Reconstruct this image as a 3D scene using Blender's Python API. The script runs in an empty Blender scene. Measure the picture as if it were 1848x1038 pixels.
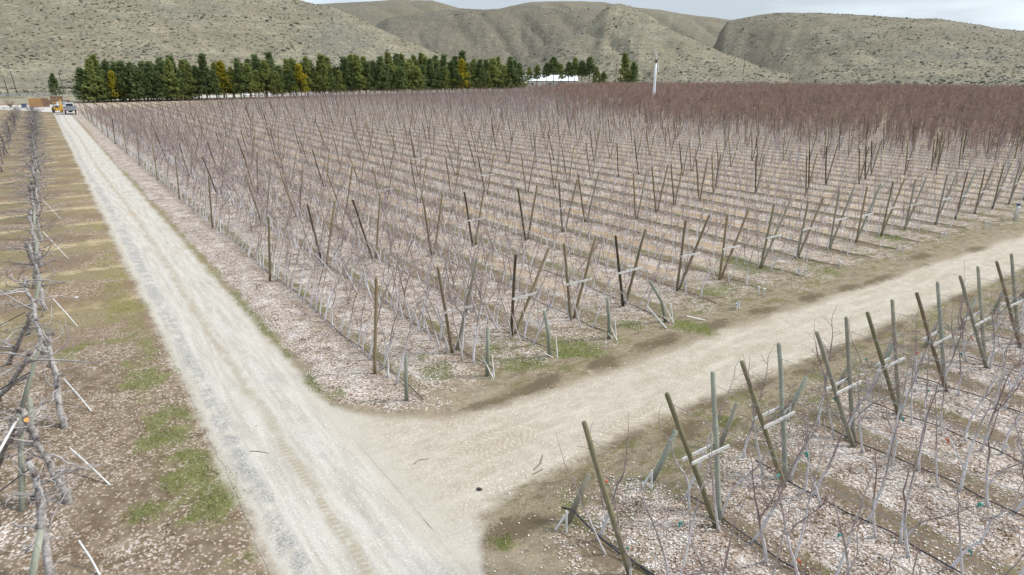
import bpy, math, random
import numpy as np
from mathutils import Vector, Matrix, noise as mnoise

R = math.radians
random.seed(7)
rng = np.random.default_rng(7)
scn = bpy.context.scene
C = scn.collection

# ------------------------------------------------------------------ camera
CAM_H = 9.8
cam_d = bpy.data.cameras.new("camera"); cam = bpy.data.objects.new("camera", cam_d); C.objects.link(cam)
cam_d.sensor_width = 36; cam_d.lens = 36 * 1170 / 1848
cam_d.clip_start = 0.2; cam_d.clip_end = 9000
cam.location = (0, 0, CAM_H)
YAW = 35.014
cam.rotation_euler = (R(90 - 18.435), 0, R(-YAW))
scn.camera = cam
scn.view_settings.view_transform = 'Standard'
scn.view_settings.look = 'None'
scn.view_settings.gamma = 1
scn.view_settings.exposure = 1.07

# ------------------------------------------------------------------ sky + sun
SUN_EL, SUN_AZ = 40, 118          # azimuth from +Y towards +X
w = bpy.data.worlds.new("World"); scn.world = w; w.use_nodes = True
wt = w.node_tree; wt.nodes.clear()
wo = wt.nodes.new("ShaderNodeOutputWorld"); bg = wt.nodes.new("ShaderNodeBackground")
sky = wt.nodes.new("ShaderNodeTexSky"); sky.sky_type = 'NISHITA'; sky.sun_disc = False
sky.sun_elevation = R(SUN_EL); sky.sun_rotation = R(SUN_AZ)
sky.air_density = 1.0; sky.dust_density = 1.6; sky.ozone_density = 1.0
tc = wt.nodes.new("ShaderNodeTexCoord")
mp = wt.nodes.new("ShaderNodeMapping"); mp.inputs['Scale'].default_value = (1.3, 1.3, 9.0)
nz = wt.nodes.new("ShaderNodeTexNoise"); nz.inputs['Scale'].default_value = 2.2; nz.inputs['Detail'].default_value = 6; nz.inputs['Roughness'].default_value = .55
cr = wt.nodes.new("ShaderNodeMapRange"); cr.inputs['From Min'].default_value = .36; cr.inputs['From Max'].default_value = .58
cr.inputs['To Min'].default_value = .7; cr.inputs['To Max'].default_value = 1.0
mx = wt.nodes.new("ShaderNodeMix"); mx.data_type = 'RGBA'
mx.inputs['B'].default_value = (4.1, 4.6, 5.2, 1)
wt.links.new(tc.outputs['Generated'], mp.inputs['Vector']); wt.links.new(mp.outputs[0], nz.inputs['Vector'])
wt.links.new(nz.outputs['Fac'], cr.inputs['Value']); wt.links.new(cr.outputs[0], mx.inputs['Factor'])
sp = wt.nodes.new("ShaderNodeSeparateXYZ"); wt.links.new(tc.outputs['Generated'], sp.inputs[0])
gr_ = wt.nodes.new("ShaderNodeMapRange"); gr_.inputs['From Min'].default_value = 0.; gr_.inputs['From Max'].default_value = .6   # overcast: darker towards the horizon
gr_.inputs['To Min'].default_value = .76; gr_.inputs['To Max'].default_value = 1.35; wt.links.new(sp.outputs[2], gr_.inputs['Value'])
nz2 = wt.nodes.new("ShaderNodeTexNoise"); nz2.inputs['Scale'].default_value = 1.7; nz2.inputs['Detail'].default_value = 5; wt.links.new(mp.outputs[0], nz2.inputs['Vector'])
cl = wt.nodes.new("ShaderNodeMapRange"); cl.inputs['From Min'].default_value = .42; cl.inputs['From Max'].default_value = .62; cl.inputs['To Min'].default_value = .82; cl.inputs['To Max'].default_value = 1.3
wt.links.new(nz2.outputs['Fac'], cl.inputs['Value'])
gm_ = wt.nodes.new("ShaderNodeMath"); gm_.operation = 'MULTIPLY'; wt.links.new(gr_.outputs[0], gm_.inputs[0]); wt.links.new(cl.outputs[0], gm_.inputs[1])
vs = wt.nodes.new("ShaderNodeVectorMath"); vs.operation = 'SCALE'; wt.links.new(mx.outputs['Result'], vs.inputs[0]); wt.links.new(gm_.outputs[0], vs.inputs['Scale'])
wt.links.new(sky.outputs[0], mx.inputs['A']); wt.links.new(vs.outputs[0], bg.inputs['Color'])
bg.inputs['Strength'].default_value = 0.1
wt.links.new(bg.outputs[0], wo.inputs['Surface'])
sun_d = bpy.data.lights.new("sun", 'SUN'); sun = bpy.data.objects.new("sun", sun_d); C.objects.link(sun)
sun_d.energy = 1.9; sun_d.angle = R(10); sun_d.color = (1, .955, .9)
sdir = Vector((math.sin(R(SUN_AZ)) * math.cos(R(SUN_EL)), math.cos(R(SUN_AZ)) * math.cos(R(SUN_EL)), math.sin(R(SUN_EL))))
sun.rotation_euler = sdir.to_track_quat('Z', 'Y').to_euler(); sun.location = sdir * 100
scn.cycles.max_bounces = 5; scn.cycles.diffuse_bounces = 2; scn.cycles.glossy_bounces = 2
scn.cycles.transparent_max_bounces = 4

# ------------------------------------------------------------------ node helpers
class NT:
    def __init__(s, name, rough=.9, spec=.2):
        s.m = bpy.data.materials.new(name); s.m.use_nodes = True
        s.t = s.m.node_tree; s.b = s.t.nodes['Principled BSDF']
        s.b.inputs['Roughness'].default_value = rough
        s.b.inputs['Specular IOR Level'].default_value = spec
        s._pos = None
    def n(s, ty): return s.t.nodes.new(ty)
    def put(s, sock, v):
        if v is None: return
        if isinstance(v, bpy.types.NodeSocket): s.t.links.new(v, sock)
        elif isinstance(v, (tuple, list)) and len(v) == 3 and sock.type == 'RGBA': sock.default_value = (*v, 1)
        else: sock.default_value = v
    def m_(s, op, a, b=None, c=None, clamp=False):
        q = s.n('ShaderNodeMath'); q.operation = op; q.use_clamp = clamp
        s.put(q.inputs[0], a); s.put(q.inputs[1], b); s.put(q.inputs[2], c)
        return q.outputs[0]
    def add(s, a, b): return s.m_('ADD', a, b)
    def sub(s, a, b): return s.m_('SUBTRACT', a, b)
    def mul(s, a, b): return s.m_('MULTIPLY', a, b)
    def mx(s, a, b): return s.m_('MAXIMUM', a, b)
    def mn(s, a, b): return s.m_('MINIMUM', a, b)
    def ss(s, x, lo, hi, a=0., b=1.):
        q = s.n('ShaderNodeMapRange'); q.interpolation_type = 'SMOOTHSTEP'
        s.put(q.inputs['Value'], x); s.put(q.inputs['From Min'], lo); s.put(q.inputs['From Max'], hi)
        s.put(q.inputs['To Min'], a); s.put(q.inputs['To Max'], b)
        return q.outputs[0]
    def band(s, x, lo, hi, e): return s.mul(s.ss(x, lo - e, lo + e), s.ss(x, hi - e, hi + e, 1., 0.))
    def pos(s):
        if s._pos is None:
            g = s.n('ShaderNodeNewGeometry'); s._pos = g.outputs['Position']; s.island = g.outputs['Random Per Island']; s.nor = g.outputs['Normal']
        return s._pos
    def obj(s): return s.n('ShaderNodeTexCoord').outputs['Object']
    def sep(s, v):
        q = s.n('ShaderNodeSeparateXYZ'); s.put(q.inputs[0], v); return q.outputs
    def vec(s, x, y, z=0.):
        q = s.n('ShaderNodeCombineXYZ'); s.put(q.inputs[0], x); s.put(q.inputs[1], y); s.put(q.inputs[2], z); return q.outputs[0]
    def noise(s, v, sc, det=3, ro=.55, dist=0.):
        q = s.n('ShaderNodeTexNoise'); s.put(q.inputs['Vector'], v); q.inputs['Scale'].default_value = sc
        q.inputs['Detail'].default_value = det; q.inputs['Roughness'].default_value = ro; q.inputs['Distortion'].default_value = dist
        return q.outputs['Fac']
    def voro(s, v, sc, rand=1., feat='F1'):
        q = s.n('ShaderNodeTexVoronoi'); s.put(q.inputs['Vector'], v); q.inputs['Scale'].default_value = sc
        q.feature = feat; q.inputs['Randomness'].default_value = rand
        return q.outputs
    def mix(s, f, a, b, mode='MIX'):
        q = s.n('ShaderNodeMix'); q.data_type = 'RGBA'; q.blend_type = mode; q.clamp_factor = True
        s.put(q.inputs['Factor'], f); s.put(q.inputs['A'], a); s.put(q.inputs['B'], b)
        return q.outputs['Result']
    def ramp(s, f, stops, interp='LINEAR'):
        q = s.n('ShaderNodeValToRGB'); s.put(q.inputs[0], f); r = q.color_ramp; r.interpolation = interp
        while len(r.elements) < len(stops): r.elements.new(.5)
        for e, (p, c) in zip(r.elements, stops): e.position = p; e.color = (*c, 1)
        return q.outputs[0]
    def attr(s, name):
        q = s.n('ShaderNodeAttribute'); q.attribute_name = name; return q.outputs
    def rnd(s): return s.n('ShaderNodeObjectInfo').outputs['Random']
    def bump(s, h, st=.5, d=.05):
        q = s.n('ShaderNodeBump'); q.inputs['Strength'].default_value = st; q.inputs['Distance'].default_value = d
        s.put(q.inputs['Height'], h); s.t.links.new(q.outputs[0], s.b.inputs['Normal'])
    def col(s, c): s.put(s.b.inputs['Base Color'], c); return s.m

def simple(name, c, var=.25, sc=8., rough=.8, spec=.3, metal=0.):
    n = NT(name, rough, spec); o = n.obj()
    f = n.noise(o, sc, 5, .65)
    n.b.inputs['Metallic'].default_value = metal
    dark = tuple(q * (1 - var) for q in c); lite = tuple(min(1, q * (1 + var)) for q in c)
    n.bump(f, .25, .02)
    return n.col(n.ramp(f, [(.3, dark), (.7, lite)]))

# ------------------------------------------------------------------ mesh helpers
class MB:
    def __init__(s): s.v = []; s.f = []; s.k = []
    def quad(s, a, b, c, d, k=0):
        i = len(s.v); s.v += [a, b, c, d]; s.f.append((i, i + 1, i + 2, i + 3)); s.k.append(k)
    def box(s, x0, x1, y0, y1, z0, z1, k=0, M=None):
        i = len(s.v)
        P = [(x, y, z) for z in (z0, z1) for (x, y) in ((x0, y0), (x1, y0), (x1, y1), (x0, y1))]
        if M is not None: P = [tuple(M @ Vector(p)) for p in P]
        s.v += P
        for q in ((3, 2, 1, 0), (4, 5, 6, 7), (0, 1, 5, 4), (1, 2, 6, 5), (2, 3, 7, 6), (3, 0, 4, 7)):
            s.f.append(tuple(i + a for a in q)); s.k.append(k)
    def tube(s, pts, rad, n=6, k=0, cap=True):
        pts = [Vector(p) for p in pts]
        if not hasattr(rad, '__len__'): rad = [rad] * len(pts)
        i0 = len(s.v); up = Vector((0, 0, 1)); ref = None
        for j, p in enumerate(pts):
            d = (pts[min(j + 1, len(pts) - 1)] - pts[max(j - 1, 0)])
            if d.length < 1e-9: d = up.copy()
            d.normalize()
            if ref is None: ref = d.orthogonal().normalized()
            a = (ref - d * ref.dot(d))
            a = a.normalized() if a.length > 1e-6 else d.orthogonal().normalized()
            ref = a; b = d.cross(a)
            for q in range(n):
                t = 2 * math.pi * q / n
                s.v.append(tuple(p + (a * math.cos(t) + b * math.sin(t)) * rad[j]))
        for j in range(len(pts) - 1):
            for q in range(n):
                s.f.append((i0 + j * n + q, i0 + j * n + (q + 1) % n, i0 + (j + 1) * n + (q + 1) % n, i0 + (j + 1) * n + q)); s.k.append(k)
        if cap and n > 2:
            s.f.append(tuple(i0 + q for q in reversed(range(n)))); s.k.append(k)
            s.f.append(tuple(i0 + (len(pts) - 1) * n + q for q in range(n))); s.k.append(k)
    def blob(s, c, r, k=0, n=7, m=5, jit=.25, sq=(1, 1, 1)):
        i0 = len(s.v); c = Vector(c)
        s.v.append((c.x, c.y, c.z - r * sq[2]))
        for j in range(1, m):
            ph = math.pi * j / m
            for q in range(n):
                t = 2 * math.pi * q / n; rr = r * (1 + random.uniform(-jit, jit))
                s.v.append((c.x + rr * math.sin(ph) * math.cos(t) * sq[0], c.y + rr * math.sin(ph) * math.sin(t) * sq[1], c.z - rr * math.cos(ph) * sq[2]))
        s.v.append((c.x, c.y, c.z + r * sq[2])); top = len(s.v) - 1
        for q in range(n): s.f.append((i0, i0 + 1 + (q + 1) % n, i0 + 1 + q)); s.k.append(k)
        for j in range(m - 2):
            for q in range(n):
                a = i0 + 1 + j * n
                s.f.append((a + q, a + (q + 1) % n, a + n + (q + 1) % n, a + n + q)); s.k.append(k)
        a = i0 + 1 + (m - 2) * n
        for q in range(n): s.f.append((a + q, a + (q + 1) % n, top)); s.k.append(k)
    def mesh(s, name, mats, smooth=False):
        me = bpy.data.meshes.new(name); me.from_pydata(s.v, [], s.f)
        if not isinstance(mats, (list, tuple)): mats = [mats]
        for q in mats: me.materials.append(q)
        if len(mats) > 1: me.polygons.foreach_set('material_index', s.k)
        if smooth: me.polygons.foreach_set('use_smooth', [True] * len(s.f))
        me.update(); return me
    def build(s, name, mats, parent=None, smooth=False):
        return link(name, s.mesh(name, mats, smooth), parent)

def link(name, me, parent=None):
    o = bpy.data.objects.new(name, me); C.objects.link(o)
    if parent: o.parent = parent
    return o
def tag(o, label=None, cat=None, group=None, kind=None):
    if label: o['label'] = label
    if cat: o['category'] = cat
    if group: o['group'] = group
    if kind: o['kind'] = kind
    return o
def empty(name, loc, rz=0., label=None, cat=None, group=None):
    o = bpy.data.objects.new(name, None); C.objects.link(o); o.location = loc; o.rotation_euler = (0, 0, rz)
    o.empty_display_size = .3
    return tag(o, label, cat, group)
def ordn(n):
    return f"{n}{'th' if 10 <= n % 100 <= 20 else {1: 'st', 2: 'nd', 3: 'rd'}.get(n % 10, 'th')}"
def big_mesh(name, verts, faces, mats):
    """fast mesh from numpy arrays; faces is (n, 3) or (n, 4)"""
    me = bpy.data.meshes.new(name); k = faces.shape[1]; nf = len(faces)
    me.vertices.add(len(verts)); me.vertices.foreach_set('co', np.ascontiguousarray(verts, dtype=np.float32).ravel())
    me.loops.add(nf * k); me.loops.foreach_set('vertex_index', np.ascontiguousarray(faces, dtype=np.int32).ravel())
    me.polygons.add(nf); me.polygons.foreach_set('loop_start', np.arange(0, nf * k, k, dtype=np.int32))
    me.polygons.foreach_set('loop_total', np.full(nf, k, dtype=np.int32))
    for q in (mats if isinstance(mats, (list, tuple)) else [mats]): me.materials.append(q)
    me.update(calc_edges=True); me.validate()
    return me
def ss(x, lo, hi): t = np.clip((x - lo) / (hi - lo), 0, 1); return t * t * (3 - 2 * t)

# value noise in numpy (for masks and scatter)
_perm = np.random.default_rng(3).random((256, 256))
def vn(x, y, s=1.):
    x = np.asarray(x, float) * s + 1000; y = np.asarray(y, float) * s + 1000
    xi = np.floor(x).astype(int); yi = np.floor(y).astype(int); fx = x - xi; fy = y - yi
    fx = fx * fx * (3 - 2 * fx); fy = fy * fy * (3 - 2 * fy)
    g = lambda a, b: _perm[a & 255, b & 255]
    return (g(xi, yi) * (1 - fx) + g(xi + 1, yi) * fx) * (1 - fy) + (g(xi, yi + 1) * (1 - fx) + g(xi + 1, yi + 1) * fx) * fy
def fbm(x, y, s=1.): return vn(x, y, s) * .5 + vn(y, x, s * 2.1) * .3 + vn(x + 9, y - 7, s * 4.3) * .2

# ------------------------------------------------------------------ layout of the place
# X runs across the orchard rows, Y along the rows; the gravel road is the strip X 2.1..5.6
ROWS = [7.85, 10.75, 13.45, 16.4, 19.5, 22.8, 26.0, 29.3, 32.5, 35.7, 38.7, 41.7, 44.8, 47.8]
while ROWS[-1] < 470: ROWS.append(ROWS[-1] + 3.06)
ROWS = np.array(ROWS)
GREEN = [(1.25, 16.41, .56), (1.68, 14.63, .59), (1.2, 18.71, .47), (1.08, 14.67, .45), (1.92, 12.32, .35), (1.07, 22.99, .55), (1.23, 20.0, .3),
 (1.07, 27.14, .64), (-.7, 27.25, .51), (1.63, 17.06, .37), (.9, 18.56, .38), (.4, 15.3, .4), (14.83, 16.8, .62), (14.43, 17.46, .53), (12.23, 16.74, .48), (12.23, 18.49, .4),
 (9.58, 17.95, .38), (9.6, 19.43, .21), (17.98, 17.53, .45), (24.4, 18.2, .66), (19.97, 15.77, .44), (25.17, 18.16, .53), (31.29, 17.18, .57),
 (41.41, 18.68, .69), (19.78, 15.9, .32), (28.98, 20.03, .88), (5.72, 30.79, .36), (5.74, 35.08, .34), (5.7, 27.29, .28), (5.74, 22.43, .24),
 (5.67, 19.77, .26), (5.81, 38.24, .31), (6.21, 18.21, .25), (5.67, 25.07, .22), (6.5, 17.56, .17), (7.29, 17.23, .17), (10.04, 7.7, .12),
 (17.95, 9.1, .13), (14.75, 10.33, .23), (6.53, 9.61, .17), (6.87, 9.06, .19), (1.7, 31.33, .48), (1.77, 36.7, .39), (1.83, 41.72, .37), (1.78, 46.44, .34),
 (5.6, 33, .22), (5.75, 41, .3), (5.8, 44.5, .3), (5.8, 48, .35), (5.8, 53, .4)]
DARK = [(12.3, 15.3), (14.7, 15.3), (17.57, 15.4), (20.88, 15.4), (24, 15.2), (27.36, 15.0), (29.75, 14.75), (32.32, 14.6), (36.86, 14.3), (42.76, 14.2),
 (11.44, 11.23), (9.35, 10.4), (7.31, 9.9), (15.16, 11.3), (17.43, 11.2), (22.94, 11.3), (24.51, 11.0), (26.39, 11.0), (31.5, 10.04), (32.3, 11.0), (37.58, 11.3),
 (9.76, 14.9), (11.23, 15.1), (38.41, 15.4), (13.2, 10.6), (20.1, 10.8)]
def track_edges(x):
    up = 14.65 + 2.7 * np.exp(-(x - 5.9) / 1.3) - .02 * np.maximum(x - 20, 0)
    lo = 11.35 - 2.2 * np.exp(-(x - 5.7) / .9)
    return lo, up
def masks(x, y):
    """green moss, leaf litter and dark soil amount at a ground point"""
    x = np.asarray(x, float); y = np.asarray(y, float)
    wob = fbm(x, y, .9) - .5
    green = np.zeros_like(x)
    for gx, gy, r in GREEN:
        d = np.hypot((x - gx) * (1. if gx > 6.4 or gx < 3 else 1.7), (y - gy) * (.8 if gx > 6.4 or gx < 3 else .5)) / r
        green = np.maximum(green, np.clip((1.35 if gx > 3 else 1.15) - d * .62 + wob * 2.2, 0, 1))
    # verge of the road on the left
    g2 = ss(x + 1.6 * wob, -.2, 1.2) * (1 - ss(x + .3 * wob, 1.85, 2.2)) * (.25 + 1.5 * (fbm(x, y, .55) - .3)) * (1 - ss(y, 60, 120)) * ss(y, 9, 14)
    green = np.maximum(green, np.clip(g2, 0, .9))
    g3 = np.clip(1 - np.abs(x - 5.72) / .42, 0, 1) * ss(y, 16, 19) * (1 - ss(y, 90, 150)) * (.1 + 1.3 * vn(x * 0 + 3, y, .55))
    green = np.maximum(green, np.clip(g3, 0, .9))
    dark = np.zeros_like(x)
    for dx, dy in DARK:
        d = np.hypot((x - dx) / 1.15, (y - dy) / .42)
        dark = np.maximum(dark, np.clip(1.3 - d * .9 + wob * 1.6, 0, 1))
    lo, up = track_edges(np.maximum(x, 5.5))
    lit_main = ss(x + wob * .8, 5.6, 6.3) * ss(y + wob * 2.4 + .5 * np.sin(x * 2.05 + 1.1), up + .9, up + 4.2)
    lit_main = np.maximum(lit_main, ss(x + wob, 5.5, 6.2) * (1 - ss(x, 7.6, 9.2)) * ss(y + wob, up + .2, up + 1.))
    lit_near = ss(x + wob, 6.6, 8.2) * (1 - ss(y + wob * 2.2, lo - 3.2, lo - .9))
    lit_left = (1 - ss(x + wob * 2, .2, 1.6)) * (1 - ss(y + wob * 4, 25, 30)) * np.clip(.08 + .75 * (vn(x, y, .5) - .15), 0, .62)
    lit_left = np.maximum(lit_left, (1 - ss(x, .6, 1.9)) * .45 * np.clip(1 - np.abs(y - 28.5) / 1.6, 0, 1))
    lit = np.clip(np.maximum(np.maximum(lit_main, lit_near), lit_left), 0, 1)
    return green, lit, dark

# ------------------------------------------------------------------ earth material (ground, road and track share it, so their edges blend)
def earth_material():
    n = NT("earth", .95, .08); P = n.pos(); x, y, z = n.sep(P)
    n1 = n.noise(P, .35, 4); n2 = n.noise(P, 2.2, 5, .6); n3 = n.noise(P, 11., 5, .7); n4 = n.noise(P, 55., 3, .7); n5 = n.noise(P, 24., 4, .7)
    c1 = n.sub(n1, .5); c2 = n.sub(n2, .5); c3 = n.sub(n3, .5)
    wob = n.add(n.mul(c1, .7), n.add(n.mul(c2, .5), n.mul(c3, .25)))
    xw = n.add(x, wob); wob2 = n.add(n.mul(n.sub(n.noise(n.vec(n.add(x, 40.), y), .4, 4), .5), 1.0), n.add(n.mul(c2, .7), n.mul(c3, .35)))
    yw = n.add(y, wob2)
    A = n.attr('zones'); zc = n.sep(A['Vector']); ag, al, ad = zc[0], zc[1], zc[2]
    # ---- bare soil and dry grass
    soil = n.mix(n.ss(n2, .3, .7), (.20, .16, .108), (.29, .24, .165))
    soil = n.mix(n.mul(n.ss(n3, .5, .7), .7), soil, (.35, .30, .22)); soil = n.mix(n.ss(n4, .54, .68, 0., .6), soil, (.11, .085, .055))
    cl_ = n.voro(P, 26., 1.); clr = n.sep(cl_['Color'])
    soil = n.mix(n.mul(n.ss(clr[0], .74, .8), n.ss(cl_['Distance'], .5, .3)), soil, n.mix(clr[1], (.09, .065, .04), (.40, .33, .25)))
    # ---- leaf litter: small cells, each a leaf of its own colour
    vo = n.voro(P, 19., 1.)
    leafr = n.sep(vo['Color'])
    leaf = n.ramp(n.add(n.sub(n.mul(n.noise(P, 1.1, 4, .6), 1.1), .44), n.mul(leafr[0], .8)), [(0., (.055, .038, .024)), (.14, (.13, .09, .058)), (.24, (.30, .22, .16)), (.38, (.40, .315, .25)), (.56, (.51, .435, .375)), (.82, (.62, .555, .50)), (1., (.72, .68, .63))])
    leaf = n.mix(n.ss(vo['Distance'], .3, .62), leaf, n.mix(.35, leaf, (.10, .075, .055)))
    leafd = n.ss(n.add(leafr[1], n.add(n.mul(c2, .55), n.mul(c1, .5))), .0, .1)
    # ---- row pattern
    fr = n.m_('FRACT', n.mul(n.add(n.sub(x, 7.85 - 1.53), n.mul(c2, .5)), 1 / 3.06))   # tree line at .5
    line = n.ss(n.m_('ABSOLUTE', n.sub(fr, .5)), .05, .17, 1., 0.)
    line2 = n.band(n.add(fr, n.mul(c1, .05)), .60, .74, .05)
    mid = n.ss(n.m_('ABSOLUTE', n.sub(fr, .5)), .30, .45)
    drift = n.add(n.mul(n.sub(n.noise(n.vec(n.mul(x, 1.6), n.mul(y, .6)), .9, 5, .65), .5), 2.0), n.mul(c3, .8))
    litpatch = n.ss(n.add(n.sub(al, .18), n.add(drift, n.mul(n.sub(leafr[2], .5), .8))), .3, .6)
    floor = n.mix(n.mul(n.mul(litpatch, leafd), 1.), soil, leaf)
    inrow = n.mul(n.ss(al, .45, .85), n.ss(x, 6.9, 7.2))
    moss = n.mix(n2, (.17, .165, .06), (.125, .105, .055))
    floor = n.mix(n.mul(inrow, n.mul(line2, n.ss(n.add(n1, n.mul(c3, .6)), .36, .56, .25, .92))), floor, n.mix(n.ss(n1, .4, .6), (.115, .08, .048), moss))
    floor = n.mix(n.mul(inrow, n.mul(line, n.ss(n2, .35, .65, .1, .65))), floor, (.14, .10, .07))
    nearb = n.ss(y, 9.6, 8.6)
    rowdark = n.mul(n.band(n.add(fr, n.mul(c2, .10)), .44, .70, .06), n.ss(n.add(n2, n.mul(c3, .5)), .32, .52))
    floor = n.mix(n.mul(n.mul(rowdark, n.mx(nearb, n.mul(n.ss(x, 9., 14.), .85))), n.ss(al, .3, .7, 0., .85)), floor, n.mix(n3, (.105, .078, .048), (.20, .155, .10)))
    rowvar = n.noise(n.vec(n.mul(x, .34), n.mul(y, .05)), 1., 2, .5)
    # mown strips in the rows further right
    far = n.mul(n.ss(n.add(x, n.mul(c1, 14.)), 11., 24.), n.ss(y, 15., 26.))
    amb = n.ss(n.noise(n.vec(x, n.mul(y, .25)), .8, 3), .35, .6)
    floor = n.mix(n.mul(n.mul(far, mid), n.mul(n.ss(rowvar, .35, .6, .35, 1.), n.add(.4, n.mul(amb, .6)))), floor, n.mix(n3, (.40, .265, .15), (.31, .23, .115)))
    grn = n.mul(n.band(fr, .66, .84, .05), n.ss(n.noise(n.vec(n.add(x, 7.), n.mul(y, .3)), .6, 3), .38, .58, .2, .9))
    floor = n.mix(n.mul(n.mul(far, grn), n.ss(rowvar, .62, .42, .3, 1.)), floor, n.mix(n3, (.09, .098, .032), (.16, .15, .065)))
    # ---- left block: strips across, mown yellow grass and brown soil
    left = n.ss(xw, 2.35, 1.95)
    ph = n.m_('FRACT', n.mul(n.add(n.add(y, n.mul(x, -.12)), n.add(n.mul(c1, 3.0), n.add(n.mul(c2, 1.1), n.mul(n.noise(P, .06, 2), 7.)))), 1 / 6.4))
    strip = n.mul(n.band(ph, .24, .72, .2), .85)
    dry = n.mix(n3, (.16, .135, .066), (.275, .23, .125))
    dry = n.mix(n.ss(n5, .5, .62, 0., .6), dry, (.12, .092, .05))
    dry = n.mix(n.mul(n.band(ph, .60, .74, .05), n.ss(n1, .4, .55)), dry, (.44, .36, .20))
    lsoil = n.mix(n.ss(n3, .35, .65), (.13, .092, .06), (.225, .16, .105))
    lsoil = n.mix(n.ss(n5, .54, .66, 0., .6), lsoil, (.30, .235, .165))
    lsoil = n.mix(n.mul(n.ss(leafr[0], .72, .8), n.ss(n1, .42, .56)), lsoil, (.42, .34, .26))
    leftc = n.mix(n.mul(strip, n.ss(n.add(n2, n.mul(c3, .6)), .3, .5)), lsoil, dry)
    nearleft = n.ss(y, 25., 31., 1., 0.)
    lf2 = n.mix(n.mul(n.ss(n.add(leafr[1], n.mul(c1, .8)), .76, .82), .8), n.mix(n.ss(n2, .35, .65), (.135, .098, .064), (.215, .165, .115)), n.mix(leafr[2], (.50, .44, .39), (.33, .235, .16)))
    leftc = n.mix(nearleft, leftc, n.mix(n.ss(al, .3, .55), lf2, n.mix(n.ss(n.add(leafr[1], n.mul(c2, 1.2)), .5, .56), lf2, leaf)))
    gv = n.mul(n.ss(xw, 1.2, 2.), n.ss(y, 70., 20.))
    base = n.mix(left, floor, leftc)
    head = n.mul(n.band(n.add(y, n.mul(c1, 3.)), 14.8, 19.2, 1.2), n.ss(x, 9., 12.))
    head = n.mx(head, n.mul(n.band(n.add(y, n.mul(c1, 2.)), 8.6, 11.5, .7), n.ss(x, 6.6, 8.)))
    hm = n.noise(n.vec(n.mul(x, .8), n.mul(y, 1.6)), 1.1, 5, .7)
    base = n.mix(n.mul(head, n.ss(n.add(hm, n.mul(n.sub(n5, .5), .5)), .49, .58, 0., .85)), base, n.mix(n3, (.088, .088, .032), (.155, .138, .062)))
    base = n.mix(n.mul(head, n.ss(n.add(hm, n.mul(n.sub(n5, .5), .6)), .475, .39, 0., .85)), base, n.mix(n3, (.085, .064, .037), (.165, .128, .08)))
    # ---- dark worn soil, moss and grass
    darkc = n.mix(n3, (.075, .056, .032), (.135, .105, .062))
    base = n.mix(n.ss(n.add(ad, n.add(n.mul(n.sub(n5, .5), 1.9), n.add(n.mul(c3, 1.5), n.mul(c2, 1.6)))), .45, .8, 0., .85), base, darkc)
    gcol = n.mix(n.ss(n3, .35, .7), n.mix(n1, (.065, .095, .014), (.12, .125, .03)), (.13, .15, .04))
    gcol = n.mix(n.ss(y, 24., 36.), gcol, n.mix(n3, (.16, .14, .05), (.25, .22, .09)))
    base = n.mix(n.ss(n.add(ag, n.add(n.mul(c3, 1.6), n.add(n.mul(c2, 1.5), n.mul(n.sub(n4, .5), .7)))), .45, 1.0, 0., .72), base, gcol)
    # ---- white weathered leaf flecks lying about on the bare ground too
    fl = n.voro(n.vec(n.add(x, n.mul(n3, .5)), n.add(y, n.mul(n4, .3))), 7.5, 1.); flr = n.sep(fl['Color'])
    fleck = n.mul(n.ss(fl['Distance'], .20, .12), n.ss(n.add(flr[0], n.mul(c1, .8)), .92, .96))
    base = n.mix(n.mul(fleck, .8), base, (.55, .50, .45))
    # ---- gravel road and dirt track
    road = n.mul(n.band(xw, 2.2, 5.55, .22), n.ss(y, 230., 224.))
    ex1 = n.m_('EXPONENT', n.mul(n.sub(x, 5.9), -1 / 1.3)); ex2 = n.m_('EXPONENT', n.mul(n.sub(x, 5.7), -1 / .9))
    up = n.sub(n.add(14.65, n.mul(n.mn(ex1, 1.3), 2.7)), n.mul(n.mx(n.sub(x, 20.), 0.), .02))
    lo = n.sub(11.35, n.mul(n.mn(ex2, 1.3), 2.2))
    track = n.mul(n.mul(n.ss(n.sub(up, yw), -.3, .3), n.ss(n.sub(yw, lo), -.3, .3)), n.ss(x, 4.7, 5.4))
    str_ = n.noise(n.vec(n.mul(x, 3.), n.mul(y, .22)), 1.6, 5, .65)      # long streaks along the road
    grav = n.mix(n.ss(str_, .36, .64), (.375, .342, .288), (.47, .438, .38))
    stone = n.voro(P, 34., 1.); st = n.sep(stone['Color'])
    grav = n.mix(n.ss(st[0], .80, .86, 0., .35), grav, (.33, .32, .31)); grav = n.mix(n.ss(st[1], .88, .92, 0., .5), grav, (.62, .59, .54)); grav = n.mix(n.ss(n4, .55, .72, 0., .4), grav, (.24, .22, .19))
    xr = n.add(x, n.mul(c1, .5)); yx = n.mul(n.m_('SINE', n.mul(y, .09)), .12); xr = n.add(xr, yx)
    blue = n.mul(n.band(xr, 2.5, 3.0, .12), n.ss(n.add(n2, n.mul(c1, .7)), .36, .58))
    blue2 = n.mul(n.band(xr, 4.5, 4.75, .2), n.mul(n.ss(n2, .45, .65), .55))
    bl = n.mx(blue, blue2)
    grav = n.mix(n.mul(bl, n.ss(st[2], .15, .4)), grav, n.mix(st[0], (.185, .18, .17), (.37, .355, .33)))
    # tyre tread lines
    tr = n.mul(n.band(xr, 3.80, 3.98, .03), n.mul(n.m_('GREATER_THAN', n.m_('FRACT', n.add(n.mul(y, 5.5), n.mul(x, 1.2))), .4), n.ss(n.add(n1, n.mul(c2, .5)), .35, .55)))
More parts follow.
